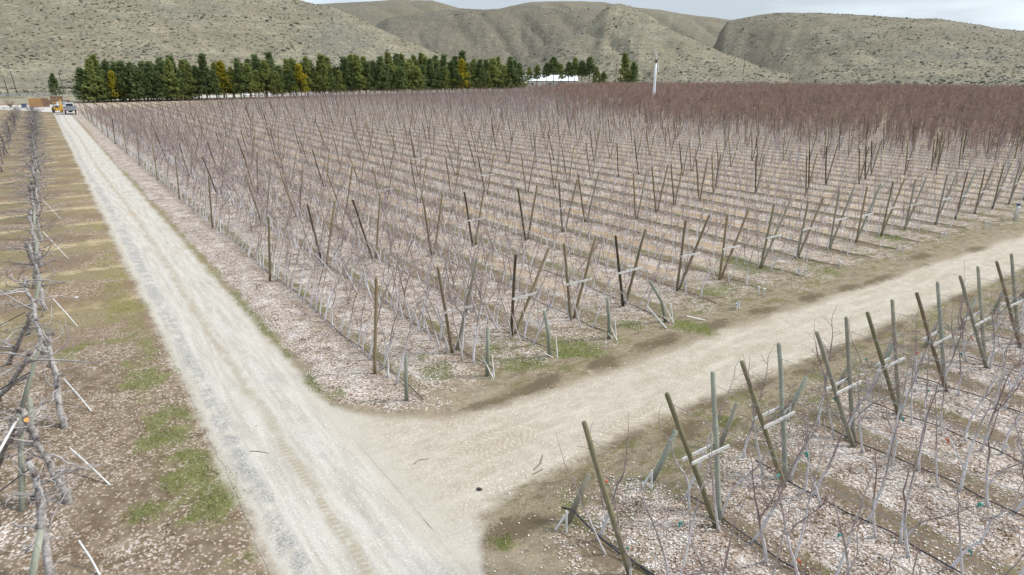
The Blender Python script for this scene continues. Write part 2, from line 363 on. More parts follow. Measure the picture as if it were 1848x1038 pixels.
    tr2 = n.mul(n.band(xr, 2.28, 2.42, .03), n.mul(n.m_('GREATER_THAN', n.m_('FRACT', n.sub(n.mul(y, 5.5), n.mul(x, 1.2))), .45), n.ss(n1, .45, .6)))
    grav = n.mix(n.mul(n.mx(tr, n.mul(tr2, .7)), .8), grav, (.30, .25, .18))
    grav = n.mix(n.mul(n.band(xr, 3.72, 4.1, .14), n.ss(n2, .35, .6, .15, .65)), grav, (.33, .285, .215))
    edge = n.mx(n.ss(xw, 2.75, 2.3), n.ss(xw, 5.0, 5.5))
    grav = n.mix(n.mul(edge, n.ss(n2, .3, .7, .2, .75)), grav, (.42, .375, .305))
    litr = n.mul(n.ss(n.noise(n.vec(x, n.mul(y, .9)), .55, 6, .75), .54, .66), n.ss(y, 24., 50.))       # swept prunings, rusty
    grav = n.mix(n.mul(litr, n.ss(n3, .40, .58, 0., .8)), grav, (.34, .23, .135))
    twig = n.noise(n.vec(n.mul(x, .7), n.mul(y, 4.)), 3., 4, .7)
    grav = n.mix(n.mul(n.mul(n.ss(twig, .62, .68), n.ss(y, 20., 34.)), .4), grav, (.22, .165, .11))
    sand = n.mix(n.ss(n2, .3, .7), (.335, .29, .228), (.415, .37, .298))
    sand = n.mix(n.ss(n.noise(n.vec(n.mul(x, .35), n.mul(y, 2.2)), 1.4, 5, .65), .45, .7, 0., .6), sand, (.49, .44, .36))
    sand = n.mix(n.ss(n3, .52, .72, 0., .6), sand, (.33, .28, .205))
    sand = n.mix(n.ss(n5, .54, .68, 0., .65), sand, (.285, .235, .165)); sand = n.mix(n.ss(n5, .46, .34, 0., .5), sand, (.52, .47, .385)); sand = n.mix(n.ss(n4, .56, .7, 0., .45), sand, (.25, .20, .14)); sand = n.mix(n.mul(n.ss(clr[2], .90, .94), n.ss(cl_['Distance'], .4, .25)), sand, (.20, .155, .10)); sand = n.mix(n.ss(st[2], .93, .97, 0., .8), sand, (.62, .58, .52))
    tq = n.m_('FRACT', n.add(n.mul(x, 5.), n.mul(n.m_('ABSOLUTE', n.sub(n.m_('FRACT', n.mul(yw, 1.1)), .5)), 4.)))
    tyre = n.mul(n.ss(n.m_('ABSOLUTE', n.sub(tq, .5)), .18, .3), n.ss(n.noise(n.vec(n.mul(x, .25), y), 1.1, 3), .5, .62))
    sand = n.mix(n.mul(tyre, .6), sand, (.30, .245, .175))
    intog = n.ss(n.add(x, n.mul(c1, 2.5)), 4.6, 7.2)
    tcol = n.mix(intog, grav, sand)
    base = n.mix(road, base, grav)
    base = n.mix(track, base, tcol)
    # ---- far yard and dry land beyond the field
    yard = n.mul(n.ss(n.add(n.add(y, n.mul(x, 2.2)), n.mul(c1, 14.)), 206., 212.), n.mul(n.ss(xw, 7.5, 6.5), n.ss(y, 262., 250.)))
    base = n.mix(yard, base, n.mix(n2, (.38, .355, .31), (.47, .45, .41)))
    outc = n.mix(n.ss(n1, .35, .65), (.19, .175, .115), (.28, .26, .18))
    out = n.ss(n.add(y, n.mul(c1, 6.)), 257., 262.)
    outc = n.mix(n.band(n.add(y, n.mul(c1, 4.)), 258., 266., 2.), outc, (.24, .15, .095))
    outc = n.mix(n.mul(n.band(y, 285., 312., 4.), n.ss(x, 20., 30.)), outc, (.46, .43, .38))
    base = n.mix(out, base, outc)
    hgt = n.add(n.mul(n3, .6), n.add(n.mul(n4, .35), n.mul(n.mul(leafr[0], n.mul(al, .8)), 1.)))
    n.bump(hgt, .55, .06)
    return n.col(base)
EARTH = earth_material()

def zone_attr(me, co):
    g, l, d = masks(co[:, 0], co[:, 1])
    a = me.attributes.new('zones', 'FLOAT_VECTOR', 'POINT')
    a.data.foreach_set('vector', np.stack([g, l, d], 1).astype(np.float32).ravel())
def relief(x, y):
    """low humps of soil and row ridges; zero on the roads"""
    lo, up = track_edges(np.maximum(x, 5.5))
    on = ss(x, 5.6, 6.2) * (1 - (ss(y, lo - .3, lo + .2) * (1 - ss(y, up - .2, up + .3)))) + (1 - ss(x, 1.5, 2.1))
    on = np.clip(on, 0, 1) * (1 - ss(y, 60, 90)) * (1 - ss(np.abs(x), 60, 90))
    return on * (.05 * fbm(x, y, .8) + .03 * vn(x, y, 2.5)) - .004
def axis(a0, a1, fine, lo, hi, n):
    l = a0 - np.geomspace(fine, a0 - lo, n)[::-1]; r = a1 + np.geomspace(fine, hi - a1, n)
    return np.concatenate([l, np.arange(a0, a1 + 1e-6, fine), r])
def grid_mesh(name, X, Y, zf, mat):
    gx, gy = np.meshgrid(X, Y); co = np.stack([gx.ravel(), gy.ravel(), zf(gx, gy).ravel()], 1)
    nx, ny = len(X), len(Y); i = (np.arange(ny - 1)[:, None] * nx + np.arange(nx - 1)[None, :]).ravel()
    me = big_mesh(name, co, np.stack([i, i + 1, i + nx + 1, i + nx], 1), mat)
    zone_attr(me, co); return me
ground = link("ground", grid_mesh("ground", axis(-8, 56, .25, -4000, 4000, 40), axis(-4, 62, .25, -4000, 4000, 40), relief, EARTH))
tag(ground, "orchard ground of leaf litter, brown soil and mown grass strips", kind='structure')
def strip_mesh(name, u, e0, e1, z, along_y, k=14):
    """road sheet with slightly ragged edges"""
    t = np.linspace(0, 1, k); a = e0[:, None] + (e1 - e0)[:, None] * t[None, :]; b = np.repeat(u[:, None], k, 1)
    X, Y = (a, b) if along_y else (b, a)
    crown = 4 * t * (1 - t) * .012
    co = np.stack([X.ravel(), Y.ravel(), (z + np.repeat(crown[None, :], len(u), 0)).ravel()], 1)
    i = (np.arange(len(u) - 1)[:, None] * k + np.arange(k - 1)[None, :]).ravel()
    q = np.stack([i, i + 1, i + k + 1, i + k], 1) if along_y else np.stack([i, i + k, i + k + 1, i + 1], 1)
    me = big_mesh(name, co, q, EARTH); zone_attr(me, co); return me
u = np.concatenate([np.arange(-6, 70, .3), np.arange(70, 236, 1.2)])
road = link("gravel_road", strip_mesh("gravel_road", u, 2.18 + .35 * (fbm(u, u * 0, .8) - .5), 5.58 + .35 * (fbm(u, u * 0 + 5, .8) - .5), .006, True))
tag(road, "pale gravel farm road with tyre ruts along the orchard edge", kind='structure')
u = np.arange(5.5, 130, .3); lo_, up_ = track_edges(u)
trk = link("dirt_track", strip_mesh("dirt_track", u, lo_ + .5 * (fbm(u, u * 0 + 2, .7) - .5), up_ + .5 * (fbm(u, u * 0 + 8, .7) - .5), .0, False))
tag(trk, "sandy dirt track crossing between the two trellis blocks", kind='structure')

# ------------------------------------------------------------------ hills
def az_dir(a): a = R(a + YAW); return math.sin(a), math.cos(a)
LAYERS = [  # crest (azimuth from view axis, elevation), crest distance, foot distance
 ([(-75, 7), (-53.95, 7.2), (-43, 7.5), (-35.4, 7.3), (-27.5, 7.1), (-21.4, 6.43), (-16.57, 5.26), (-14.31, 4.84), (-12.24, 3.95), (-9.25, 2.53), (-5.25, .92), (-1.1, -.13), (3.5, -.93)],
  [(-75, 800), (-35, 760), (-17, 660), (-8, 560), (4, 480)], [(-75, 330), (-40, 338), (-30, 352), (-15, 400), (4, 440)]),
 ([(-18, 0), (-16.37, .8), (-13.68, 2.07), (-11.46, 3.26), (-10.05, 4.1), (-8.27, 4.37), (-6.03, 4.64), (-3.34, 4.7), (-.18, 4.87), (3.43, 4.86), (6.12, 4.72), (7.91, 4.41), (11.5, 3.34), (15.1, 1.64), (18.2, 0)],
  [(-18, 1000), (18, 1000)], [(-18, 640), (0, 720), (18, 760)]),
 ([(-26, 3), (-22.5, 3.54), (-18.5, 4.5), (-16, 4.96), (-14.3, 5.04), (-12.15, 5.24), (-9.1, 5.42), (-6.45, 5.41), (-5.57, 5.18), (-4.24, 4.86), (-2.44, 4.78), (.27, 3.83), (4, 2)],
  [(-26, 1650), (4, 1650)], [(-26, 1050), (4, 1050)]),
 ([(-10, 2.5), (-6.5, 3.8), (-2.89, 4.66), (-.86, 4.91), (.27, 5.16), (1.62, 5.4), (3.86, 5.43), (7.43, 5.32), (10.1, 4.84), (12.28, 4.56), (17, 3.85), (20.7, 3.43), (24.7, 2.33), (30, 1)],
  [(-10, 1550), (30, 1550)], [(-10, 1050), (30, 1000)]),
 ([(-4, -.5), (-2, -.26), (.28, .75), (2.16, 1.79), (4.83, 2.97), (6.69, 3.97), (7.67, 4.79), (8.59, 5.1), (9.65, 4.92), (11.13, 4.25), (12.59, 3.33), (13.62, 2.82), (16.82, 1.42), (19.42, .46), (22, -.3)],
  [(-4, 560), (4, 640), (8.6, 760), (14, 640), (22, 520)], [(-4, 430), (8, 420), (22, 400)]),
 ([(12, -.6), (13.96, -.26), (15.6, .8), (16.34, 2.05), (16.65, 3.0), (17.08, 3.7), (19, 4.13), (20.8, 4.32), (23.7, 4.12), (25.95, 3.93), (28.85, 3.61), (31.57, 3.41), (33.57, 3.02), (34.86, 2.73), (36.3, 2.51), (39.3, 2.18), (45.6, 1.73), (54.7, 1.72), (75, 1.5)],
  [(12, 800), (20, 900), (40, 820), (75, 700)], [(12, 720), (19, 620), (24, 440), (30, 395), (42, 350), (75, 330)]),
]
def interp(tab, a): return np.interp(a, [p[0] for p in tab], [p[1] for p in tab])
def hill_z(az, r):
    """az deg, r metres (1-D arrays)"""
    z = np.full(az.shape, -6.); gul = np.zeros(az.shape); scr_shade = np.zeros(az.shape)
    for i, (sil, rc, rb) in enumerate(LAYERS):
        lo, hi = sil[0][0], sil[-1][0]
        inside = (az >= lo) & (az <= hi)
        c = interp(rc, az); b = interp(rb, az); zc = CAM_H + c * np.tan(np.radians(interp(sil, az)))
        s = np.clip((r - b) / (c - b), 0, 1)
        g = .42 * s + .58 * (s * s * (3 - 2 * s)) if i != 0 else .55 * s + .45 * (s * s * (3 - 2 * s))
        back = np.clip((r - c) / (c * .5), 0, 1)
        zz = np.where(r <= b, -6 + 6 * np.clip((r - b + 60) / 60, 0, 1), zc * g) - np.where(r > c, zc * back * back * .9, 0)
        zz = np.where(inside & (zc > 0), zz, -6)
        gul = np.where(zz > z, 4 * s * (1 - s) * zc, gul)
        scr_shade = np.where(zz > z, (.22, .75, .6, .5, .22 + .4 * ss(7.5 - az, 0, 3), .3 + .35 * ss(24 - az, 0, 6))[i], scr_shade)  # scrub density per hill; left-flank shade painted into spur and right hill
        z = np.maximum(z, zz)
    hill_z.scrub = scr_shade
    return z, gul
def hill_noise(x, y, gul, az, r):
    out = np.empty(len(x))
    for i in range(len(x)):
        p = Vector((x[i], y[i], 0))
        a = 1 - abs(mnoise.noise(Vector((az[i] * .30 + .006 * r[i] + .35 * mnoise.noise(p * .004), r[i] * .0022, 3)))) * 2
        b = 1 - abs(mnoise.noise(Vector((az[i] * 1.3 - .008 * r[i], r[i] * .006, 9)))) * 2
        am = .12 + .88 * min(1., max(0., (az[i] + 12) / 8)); am *= 1 - .55 * min(1., max(0., (az[i] - 19) / 6))
        out[i] = -gul[i] * am * ((.07 + .025 * (-14 < az[i] < 7)) * max(a, 0) ** 3 + .03 * max(b, 0) ** 2) + mnoise.noise(p * .011) * 2.6 + mnoise.noise(p * .045) * .9 + mnoise.noise(p * .15) * .35
    return out
AZ = np.linspace(-68, 68, 520); RR = np.geomspace(300, 2400, 190)
ga, gr = np.meshgrid(AZ, RR); fa, fr_ = ga.ravel(), gr.ravel()
hx = fr_ * np.sin(np.radians(fa + YAW)); hy = fr_ * np.cos(np.radians(fa + YAW))
hz, gul = hill_z(fa, fr_)
hn = hill_noise(hx, hy, gul, fa, fr_)
hz2 = np.where(hz > -1, hz + hn * np.clip((hz + 1) / 8, 0, 1), hz)
def hills_material():
    n = NT("hill_grass", .95, .05); P = n.pos(); x, y, z = n.sep(P)
    n0 = n.noise(P, .008, 5, .6); n1 = n.noise(P, .03, 6, .65); n2 = n.noise(P, .12, 5, .7); n3 = n.noise(P, .5, 4, .7)
    c = n.mix(n.ss(n.add(n1, n.mul(n.sub(n0, .5), .8)), .36, .64), (.195, .168, .116), (.295, .258, .178))
    c = n.mix(n.ss(n2, .46, .64, 0., .75), c, (.15, .145, .11))
    c = n.mix(n.ss(n0, .48, .62, 0., .7), c, (.165, .155, .125))
    scrub = n.attr('scrub')['Fac']  # scrub cover together with the flank shade painted into it
    sc_ = n.ss(n.add(scrub, n.add(n.mul(n.sub(n1, .5), 1.2), n.mul(n.sub(n2, .5), .6))), .3, .8)
    c = n.mix(n.mul(sc_, .75), c, n.mix(n2, (.10, .086, .07), (.155, .137, .108)))
    # cattle terraces follow the contour
    ter = n.noise(n.vec(n.mul(x, .012), n.mul(y, .012), n.add(n.mul(z, .55), n.mul(n1, 2.5))), 1., 3, .6)
    c = n.mix(n.ss(ter, .52, .66, 0., .6), c, (.145, .135, .10))
    v = n.voro(n.vec(x, y, z), .33, 1.); vr = n.sep(v['Color'])
    dots = n.mul(n.ss(v['Distance'], .42, .26), n.ss(n.add(vr[0], n.mul(n.sub(n1, .5), .9)), .42, .55))
    c = n.mix(n.mul(dots, .5), c, n.mix(vr[1], (.075, .078, .058), (.13, .125, .10)))
    c = n.mix(n.ss(n3, .47, .62, 0., .75), c, (.098, .094, .072)); c = n.mix(n.ss(n.noise(P, .22, 4, .75), .54, .66, 0., .6), c, (.30, .275, .19))
    n.bump(n.add(n.mul(n2, 1.), n.mul(n3, .6)), .8, 1.2)
    return n.col(c)
HILLM = hills_material()
nr, na = len(RR), len(AZ); ii = (np.arange(nr - 1)[:, None] * na + np.arange(na - 1)[None, :]).ravel()
hq = np.stack([ii, ii + na, ii + na + 1, ii + 1], 1)
keep = hz2[hq].max(1) > -3
hscr_shade = hill_z.scrub.copy()
hills = link("hills", big_mesh("hills", np.stack([hx, hy, hz2], 1), hq[keep][:, ::-1], HILLM))
a_ = hills.data.attributes.new('scrub', 'FLOAT', 'POINT'); a_.data.foreach_set('value', hscr_shade.astype(np.float32))
for p_ in (hills.data,): p_.polygons.foreach_set('use_smooth', [True] * len(p_.polygons))
tag(hills, "dry khaki sagebrush hills rising behind the orchard", kind='structure')

# ------------------------------------------------------------------ instanced masses (only for what is too many to count)
def mass(name, templates, pts, rot, scl, idx, label, mats=None):
    """one object whose points carry copies of the template meshes"""
    col = bpy.data.collections.new(name + "_kit")
    for i, me in enumerate(templates):
        o = bpy.data.objects.new(f"{name}_piece_{i:02d}", me); col.objects.link(o)
    me = bpy.data.meshes.new(name); me.vertices.add(len(pts)); me.vertices.foreach_set('co', np.asarray(pts, np.float32).ravel())
    for an, ty, key, arr in (('rot', 'FLOAT_VECTOR', 'vector', rot), ('scl', 'FLOAT_VECTOR', 'vector', scl), ('pick', 'INT', 'value', idx)):
        a = me.attributes.new(an, ty, 'POINT')
        a.data.foreach_set(key, np.asarray(arr, np.int32 if ty == 'INT' else np.float32).ravel())
    o = link(name, me)
    g = bpy.data.node_groups.new(name + "_spread", 'GeometryNodeTree')
    g.interface.new_socket('Geometry', in_out='INPUT', socket_type='NodeSocketGeometry')
    g.interface.new_socket('Geometry', in_out='OUTPUT', socket_type='NodeSocketGeometry')
    N = g.nodes.new; L = g.links.new
    gi, go = N('NodeGroupInput'), N('NodeGroupOutput'); iop = N('GeometryNodeInstanceOnPoints'); ci = N('GeometryNodeCollectionInfo')
    ci.inputs['Collection'].default_value = col; ci.inputs['Separate Children'].default_value = True; ci.inputs['Reset Children'].default_value = True
    def na_(nm, dt):
        q = N('GeometryNodeInputNamedAttribute'); q.data_type = dt; q.inputs['Name'].default_value = nm; return q.outputs['Attribute']
    L(gi.outputs[0], iop.inputs['Points']); L(ci.outputs[0], iop.inputs['Instance'])
    iop.inputs['Pick Instance'].default_value = True
    L(na_('pick', 'INT'), iop.inputs['Instance Index']); L(na_('rot', 'FLOAT_VECTOR'), iop.inputs['Rotation']); L(na_('scl', 'FLOAT_VECTOR'), iop.inputs['Scale'])
    L(iop.outputs[0], go.inputs[0])
    md = o.modifiers.new('spread', 'NODES'); md.node_group = g
    return tag(o, label, kind='stuff')

# sagebrush on the hills
SAGE = [simple("sage_grey", (.14, .135, .10), .4, 3.), simple("sage_dark", (.09, .086, .064), .4, 3.)]
kit = []
for k in range(4):
    b = MB()
    for q in range(3): b.blob((random.uniform(-.3, .3), random.uniform(-.3, .3), .25), random.uniform(.3, .5), n=6, m=4, jit=.4, sq=(1, 1, .8))
    kit.append(b.mesh("sagebrush_clump", SAGE[k % 2]))
ns = 70000
sa = rng.uniform(-52, 52, ns); sr = 335 * (1150 / 335) ** rng.random(ns)
sz, sg = hill_z(sa, sr); sx = sr * np.sin(np.radians(sa + YAW)); sy = sr * np.cos(np.radians(sa + YAW))
ok = (sz > .3) & (.6 * fbm(sx, sy, .02) + .4 * fbm(sx, sy, .07) + rng.uniform(-.16, .16, ns) > .47)
sa, sr, sz, sg, sx, sy = (q[ok] for q in (sa, sr, sz, sg, sx, sy))
szz = sz + hill_noise(sx, sy, sg, sa, sr) * np.clip((sz + 1) / 8, 0, 1)
s_ = rng.uniform(.45, 1.25, len(sx)) ** 1.5 * np.where(rng.random(len(sx)) < .06, 1.9, 1.)
mass("sagebrush", kit, np.stack([sx, sy, szz - .1], 1), np.stack([0 * sx, 0 * sx, rng.uniform(0, 6.28, len(sx))], 1), np.stack([s_, s_, s_ * .75], 1), rng.integers(0, 4, len(sx)), "dark sagebrush dotted over the dry hillsides")

# ------------------------------------------------------------------ wood and paint
def wood(name, c0, c1, rough=.85):
    n = NT(name, rough, .15); o = n.obj(); x, y, z = n.sep(o)
    g = n.noise(n.vec(n.mul(x, 30.), n.mul(y, 30.), n.mul(z, 1.6)), 1., 5, .65); h = n.noise(o, 2.2, 4); r = n.rnd()
    f = n.add(n.mul(g, .6), n.mul(h, .4))
    c = n.ramp(f, [(.3, c0), (.52, tuple((a + b) / 2 for a, b in zip(c0, c1))), (.7, c1)])
    c = n.mix(n.mul(r, .35), c, tuple(q * .6 for q in c0))
    n.bump(g, .4, .01); return n.col(c)
POST = [wood("stained_wood", (.11, .088, .055), (.27, .22, .14)), wood("tan_wood", (.16, .12, .07), (.33, .265, .165)),
        wood("grey_wood", (.17, .155, .115), (.36, .33, .25)), wood("treated_green_wood", (.17, .18, .14), (.35, .36, .29)), wood("black_stained_wood", (.035, .028, .02), (.13, .10, .06)), wood("mossy_wood", (.11, .098, .055), (.28, .25, .155))]
WHITEBAR = simple("white_board_paint", (.47, .46, .43), .3, 12., .6)
PVC = simple("white_pipe_plastic", (.55, .54, .51), .2, 6., .4, .4)
HOSE = simple("black_hose_plastic", (.03, .03, .033), .3, 6., .5, .4)
TEAL = simple("teal_tie", (.06, .25, .20), .15, 5., .5)
ORANGE = simple("orange_tape", (.45, .14, .07), .15, 5., .5)
WIRE = simple("steel_wire", (.36, .36, .36), .1, 5., .4, .5, .6)

def post_mesh(i, dx, dy, h, r=.06, x0=0.):
    b = MB(); P0 = Vector((x0, 0, -.05)); P1 = Vector((x0 + dx, dy, h)); pts = []; rad = []
    for t in (0, .12, .3, .55, .8, .985, 1.):
        w_ = Vector((random.uniform(-1, 1), random.uniform(-1, 1), 0)) * .012
        pts.append(P0.lerp(P1, t) + w_); rad.append(r * (1.12 - .2 * t) * random.uniform(.97, 1.03) * (.86 if t == 1. else 1))
    b.tube(pts, rad, 8)
    return b.mesh("post", POST[i], True)
frames = []
MS = {}; FR = []
def frame(x, y, tops, h, mats, bar, label, group, bars=1, dy=0., wires=None, r=.06):
    """V of two leaning posts with a white cross bar"""
    t = empty("trellis_frame", (x, y, 0), 0, label, "trellis", group); FR.append(t)
    ends = []
    for k, tx in enumerate(tops):
        x0 = -.1 if k == 0 else .12
        key = (mats[k], round(tx, 1), round(h, 1), round(dy, 1), k, r, random.randint(0, 1))
        if key not in MS: MS[key] = post_mesh(mats[k], round(tx, 1) - x0, round(dy, 1), round(h, 1), r, x0)
        p = link("post", MS[key], t); p.location.y = 0 if k == 0 else .12
        ends.append((x0, tx))
    if bar and len(tops) == 2:
        for q in range(bars):
            f = .5 + .02 * random.uniform(-1, 1) - .0 * q; zb = h * f
            xa = ends[0][0] + (ends[0][1] - ends[0][0]) * f - .12; xb = ends[1][0] + (ends[1][1] - ends[1][0]) * f + .22
            b = MB(); sl = random.uniform(-.03, .03); yq = dy * f + (-.085 if q == 0 else .21)
            i0 = len(b.v)
            b.box(xa, xb, yq - .018, yq + .018, zb - .04, zb + .04)
            b.v = [(vx, vy, vz + (vx - xa) * sl) for vx, vy, vz in b.v]
            b.build("crossbar", WHITEBAR, t)
    return t

# end frames beside the track (measured lean of each), then frames every 12.9 m down each row
END = {1: (-.6, 1.15), 2: (.15, 1.8), 3: (-.6, 1.2), 4: (-.85, 1.1), 5: (.1, 1.9), 6: (0, 1.8), 7: (.4, 2.0)}
F2 = np.array(az_dir(0)); RT = np.array((F2[1], -F2[0]))
def in_view(x, y, mrg=1.03):
    d = x * F2[0] + y * F2[1]; s = x * RT[0] + y * RT[1]
    return (d > 5) & (np.abs(s) < d * .80 * mrg + 2.)
def b_line(y): return 96 + .62 * np.maximum(y - 90, 0)           # left limit of the old, dense block
def far_ok(x, y):
    d = x * F2[0] + y * F2[1]; s = x * RT[0] + y * RT[1]
    lim = np.interp(s / d, [-.8, .25, .33, .5, .8], [400, 400, 385, 365, 300])
    return (d < lim) & (y < np.where(x < 208, np.interp(x, [7, 12, 28, 60, 98, 150, 208], [186, 188, 207, 236, 252, 256, 256]), 330)) & ~((x > 225) & (y > 296) & (x < 300)) 
cand = []
for j, rx in enumerate(ROWS):
    yend = 19.1 if rx < 46 else 18.6
    for k in range(0, 30):
        yy = yend + 12.75 * k
        if not (in_view(rx, yy) and far_ok(rx, yy)): continue
        cand.append((math.hypot(math.hypot(rx, yy), CAM_H), j, k, rx, yy))
cand.sort()
lowkit = []
for q in range(6):
    b = MB()
    for k, tx in enumerate((random.uniform(-1.1, -.4), random.uniform(.4, 1.2))[:1 if q == 5 else 2]):
        x0 = -.1 if k == 0 else .12
        b.tube([(x0, 0, -.05), (tx, random.uniform(-.1, .1), 3.35)], [.055, .045], 5, k=k)
    if q == 1: b.box(-.5, .7, -.1, -.06, 1.66, 1.73, k=2)
    lowkit.append(b.mesh("trellis_piece", [POST[random.choice((0, 1, 4))], POST[random.choice((1, 2, 2))], WHITEBAR]))
fx = []
nfr = 0
ROWOFF = [random.uniform(-2.6, 2.6) if q > 6 else 0. for q in range(len(ROWS))]
for d, j, k, rx, yy in cand:
    if nfr < 290:
        nfr += 1
        h = 3.35 + random.uniform(-.15, .15); xx = rx + random.uniform(-.1, .1); yy += (random.uniform(-1, 1) + ROWOFF[j]) * (k > 0)
        lk = ["dark", "weathered", "tan", "grey"]
        m0 = random.choice((0, 0, 4, 1)); m1 = random.choice((1, 2, 1, 0))
        if k == 0:
            tops = END.get(j, (.0 + .1 * (j % 3), 1.75 + .1 * (j % 3)))
            if j == 0: tops = (.25,); h = 3.4; m0 = 1
            if j in (2, 4): m0 = 4
            if j > 6: m0, m1 = random.choice((1, 5, 2, 0)), random.choice((2, 2, 3, 1))
            lab = f"leaning post pair, white crossbar, ending {ordn(j + 1)} row from gravel road at dirt track"
            if j == 0: lab = "single dark trellis post at the corner of gravel road and dirt track"
        else:
            tops = (random.uniform(-1.15, -.45), random.uniform(.45, 1.15))
            if random.random() < .14 and rx > 20: tops = tops[:1]
            if j == 0: tops = (.15 + random.uniform(-.2, .1),)
            lab = f"V of wooden posts, {ordn(k + 1)} frame back from dirt track in {ordn(j + 1)} row from gravel road"
            if j == 0: lab = f"single trellis post, {ordn(k + 1)} from dirt track in the row beside gravel road"
        frame(xx, yy, tops, h, (m0, m1), (k == 0 or random.random() < .13), lab, "V trellis posts in the main orchard block", r=.057 if k < 2 else .048)
    else:
        fx.append((rx, yy + ROWOFF[j]))
fx = np.array(fx); nn = len(fx)
mass("trellis_posts", lowkit, np.stack([fx[:, 0] + rng.uniform(-.2, .2, nn), fx[:, 1] + rng.uniform(-1, 1, nn), 0 * fx[:, 0]], 1), np.stack([rng.normal(0, .03, nn), rng.normal(0, .03, nn), 0 * fx[:, 0]], 1),
     np.ones((nn, 3)) * rng.uniform(.85, 1.12, (nn, 1)), rng.integers(0, 6, nn), "far trellis posts standing across the back of the orchard")
# near block, this side of the track: the end frames lean out over the headland
NEAR_ROWS = [8.2, 10.9, 13.5, 16.7, 19.3, 22.3, 25.4, 28.4, 31.5, 34.5, 37.6]
for j, rx in enumerate(NEAR_ROWS):
    tops = (-.75, .9) if j else (-.45,)
    frame(rx, 7.3, tops, 3.15 + random.uniform(-.05, .1), ((5, 5, 5, 2, 5, 0, 2, 0)[j % 8], (2, 3, 3, 2, 2, 3, 2, 2)[j % 8]), j > 0,
          f"greenish post pair with white boards, {ordn(j + 1)} along the near side of dirt track" if j else "single tall mossy post leaning out at the near corner of the track",
          "V trellis posts in the near orchard block", 2, 1.25)
    t_ = [o for o in C.objects if o.name.startswith("trellis_frame")][-1] if False else FR[-1]
    for s_, tx in enumerate(tops):
        for f_ in (.35, .62, .9):
            b = MB(); zz = 3.15 * f_; x0 = (-.1 if s_ == 0 else .12); xx = x0 + (tx - x0) * f_; b.tube([(xx, 1.25 * f_, zz), (xx, -4, zz - .04), (xx, -9, zz)], .0075, 3); b.build("wire", WIRE, t_)
    b = MB(); lean = random.uniform(.5, .9)
    b.tube([(rx - .1, 9.4, -.1), (rx - .1 + lean * .5, 9.35, .55), (rx - .1 + lean, 9.3, 1.1 + random.uniform(-.1, .2))], [.075, .07, .065], 8)
    tag(b.build("anchor_post", POST[3 if j % 2 else 2], None, True), f"short green anchor post leaning beside {ordn(j + 1)} post pair on near side of track", "post", "anchor posts by the track")
    if j in (0, 1, 3, 5):
        b = MB(); b.tube([(rx - .45, 9.35, 0.03), (rx - .2, 9.25, .45)], .03, 7); b.tube([(rx - .3, 9.15, .03), (rx - .28, 9.2, .55)], .025, 7)
        tag(b.build("guy_sleeve", PVC), f"white plastic pipe stubs at the foot of {ordn(j + 1)} leaning anchor post, near side", "pipe", "white pipe sleeves on the guy wires")
# anchor posts of the main block
for j in range(5):
    rx = [7.7, 10.7, 13.4, 16.3, 19.5][j]; y0 = 16.75; h = (1.5, 1.75, 1.85, 1.7, 1.95)[j]
    b = MB(); b.tube([(rx, y0, -.1), (rx + (.05, .08, -.15, -.1, -.75)[j] * .5, y0, h / 2), (rx + (.1, .1, -.25, -.15, -1.1)[j], y0 + .05, h)], [.07, .066, .06], 8)
    tag(b.build("anchor_post", POST[3], None, True), f"short pale green post standing before the {ordn(j + 1)} row end across the dirt track", "post", "anchor posts by the track")
    b = MB()
    for q in range(3 if j != 2 else 2):
        sx_ = random.uniform(-.45, .45); b.tube([(rx + .1 + sx_ * .15, y0 - .15 - .1 * q, .03), (rx + .1 + sx_ * (.5 if q else 1.1), y0 - .05 + .1 * q, .75 if q else .3)], .02, 6)
    if j: tag(b.build("guy_sleeve", PVC), f"white pipe sticks leaning on the green post at {ordn(j + 1)} row end", "pipe", "white pipe sleeves on the guy wires")
b = MB(); b.tube([(18.9, 17.3, .65), (18.9, 16.2, .04)], .03, 6); b.tube([(20.2, 16.3, .25), (20.9, 15.9, .03)], .025, 6)
tag(b.build("guy_sleeve", PVC), "long white pipe lying slanted beside the fifth green anchor post", "pipe", "white pipe sleeves on the guy wires")

# irrigation risers and valve at the row ends further along the track
for j, (rx, ry) in enumerate([(23.1, 15.95), (25.7, 16.6), (29.9, 17.2), (32.9, 16.9), (38.7, 16.6), (44.3, 16.7), (49.8, 16.3)]):
    t = empty("irrigation_riser", (rx, ry, 0), random.uniform(0, 3), f"small white irrigation riser pair in the grass, {ordn(j + 1)} going away along the dirt track", "riser", "white irrigation risers at the row ends")
    b = MB()
    for sx_ in (-.13, .13): b.tube([(sx_, 0, -.02), (sx_ * 1.15, .02, .28)], .045, 8)
    b.build("pipe", PVC, t)
    b = MB()
    for sx_ in (-.13, .13): b.tube([(sx_ * 1.15, .02, .28), (sx_ * 1.2, .02, .36)], .06, 8)
    b.build("cap", PVC if j % 2 else simple("grey_cap", (.35, .36, .38)), t)
t = empty("valve_stand", (53.8, 16.1, 0), R(20), "white double standpipe with dark valve at the far end of the track", "valve")
b = MB()
for sx_ in (-.36, .36): b.tube([(sx_, 0, -.05), (sx_, 0, .95), (sx_ * .93, 0, 1.02)], .1, 10)
b.build("standpipe", PVC, t, True)
b = MB(); b.tube([(-.34, 0, .9), (-.1, 0, .92), (.1, 0, .92), (.34, 0, .9)], [.09, .07, .07, .09], 8); b.build("valve", simple("valve_metal", (.16, .18, .24)), t, True)
b = MB(); b.tube([(.36, 0, 1.0), (.36, 0, 1.14)], .12, 10); b.build("cap", simple("navy_cap", (.06, .08, .13)), t)

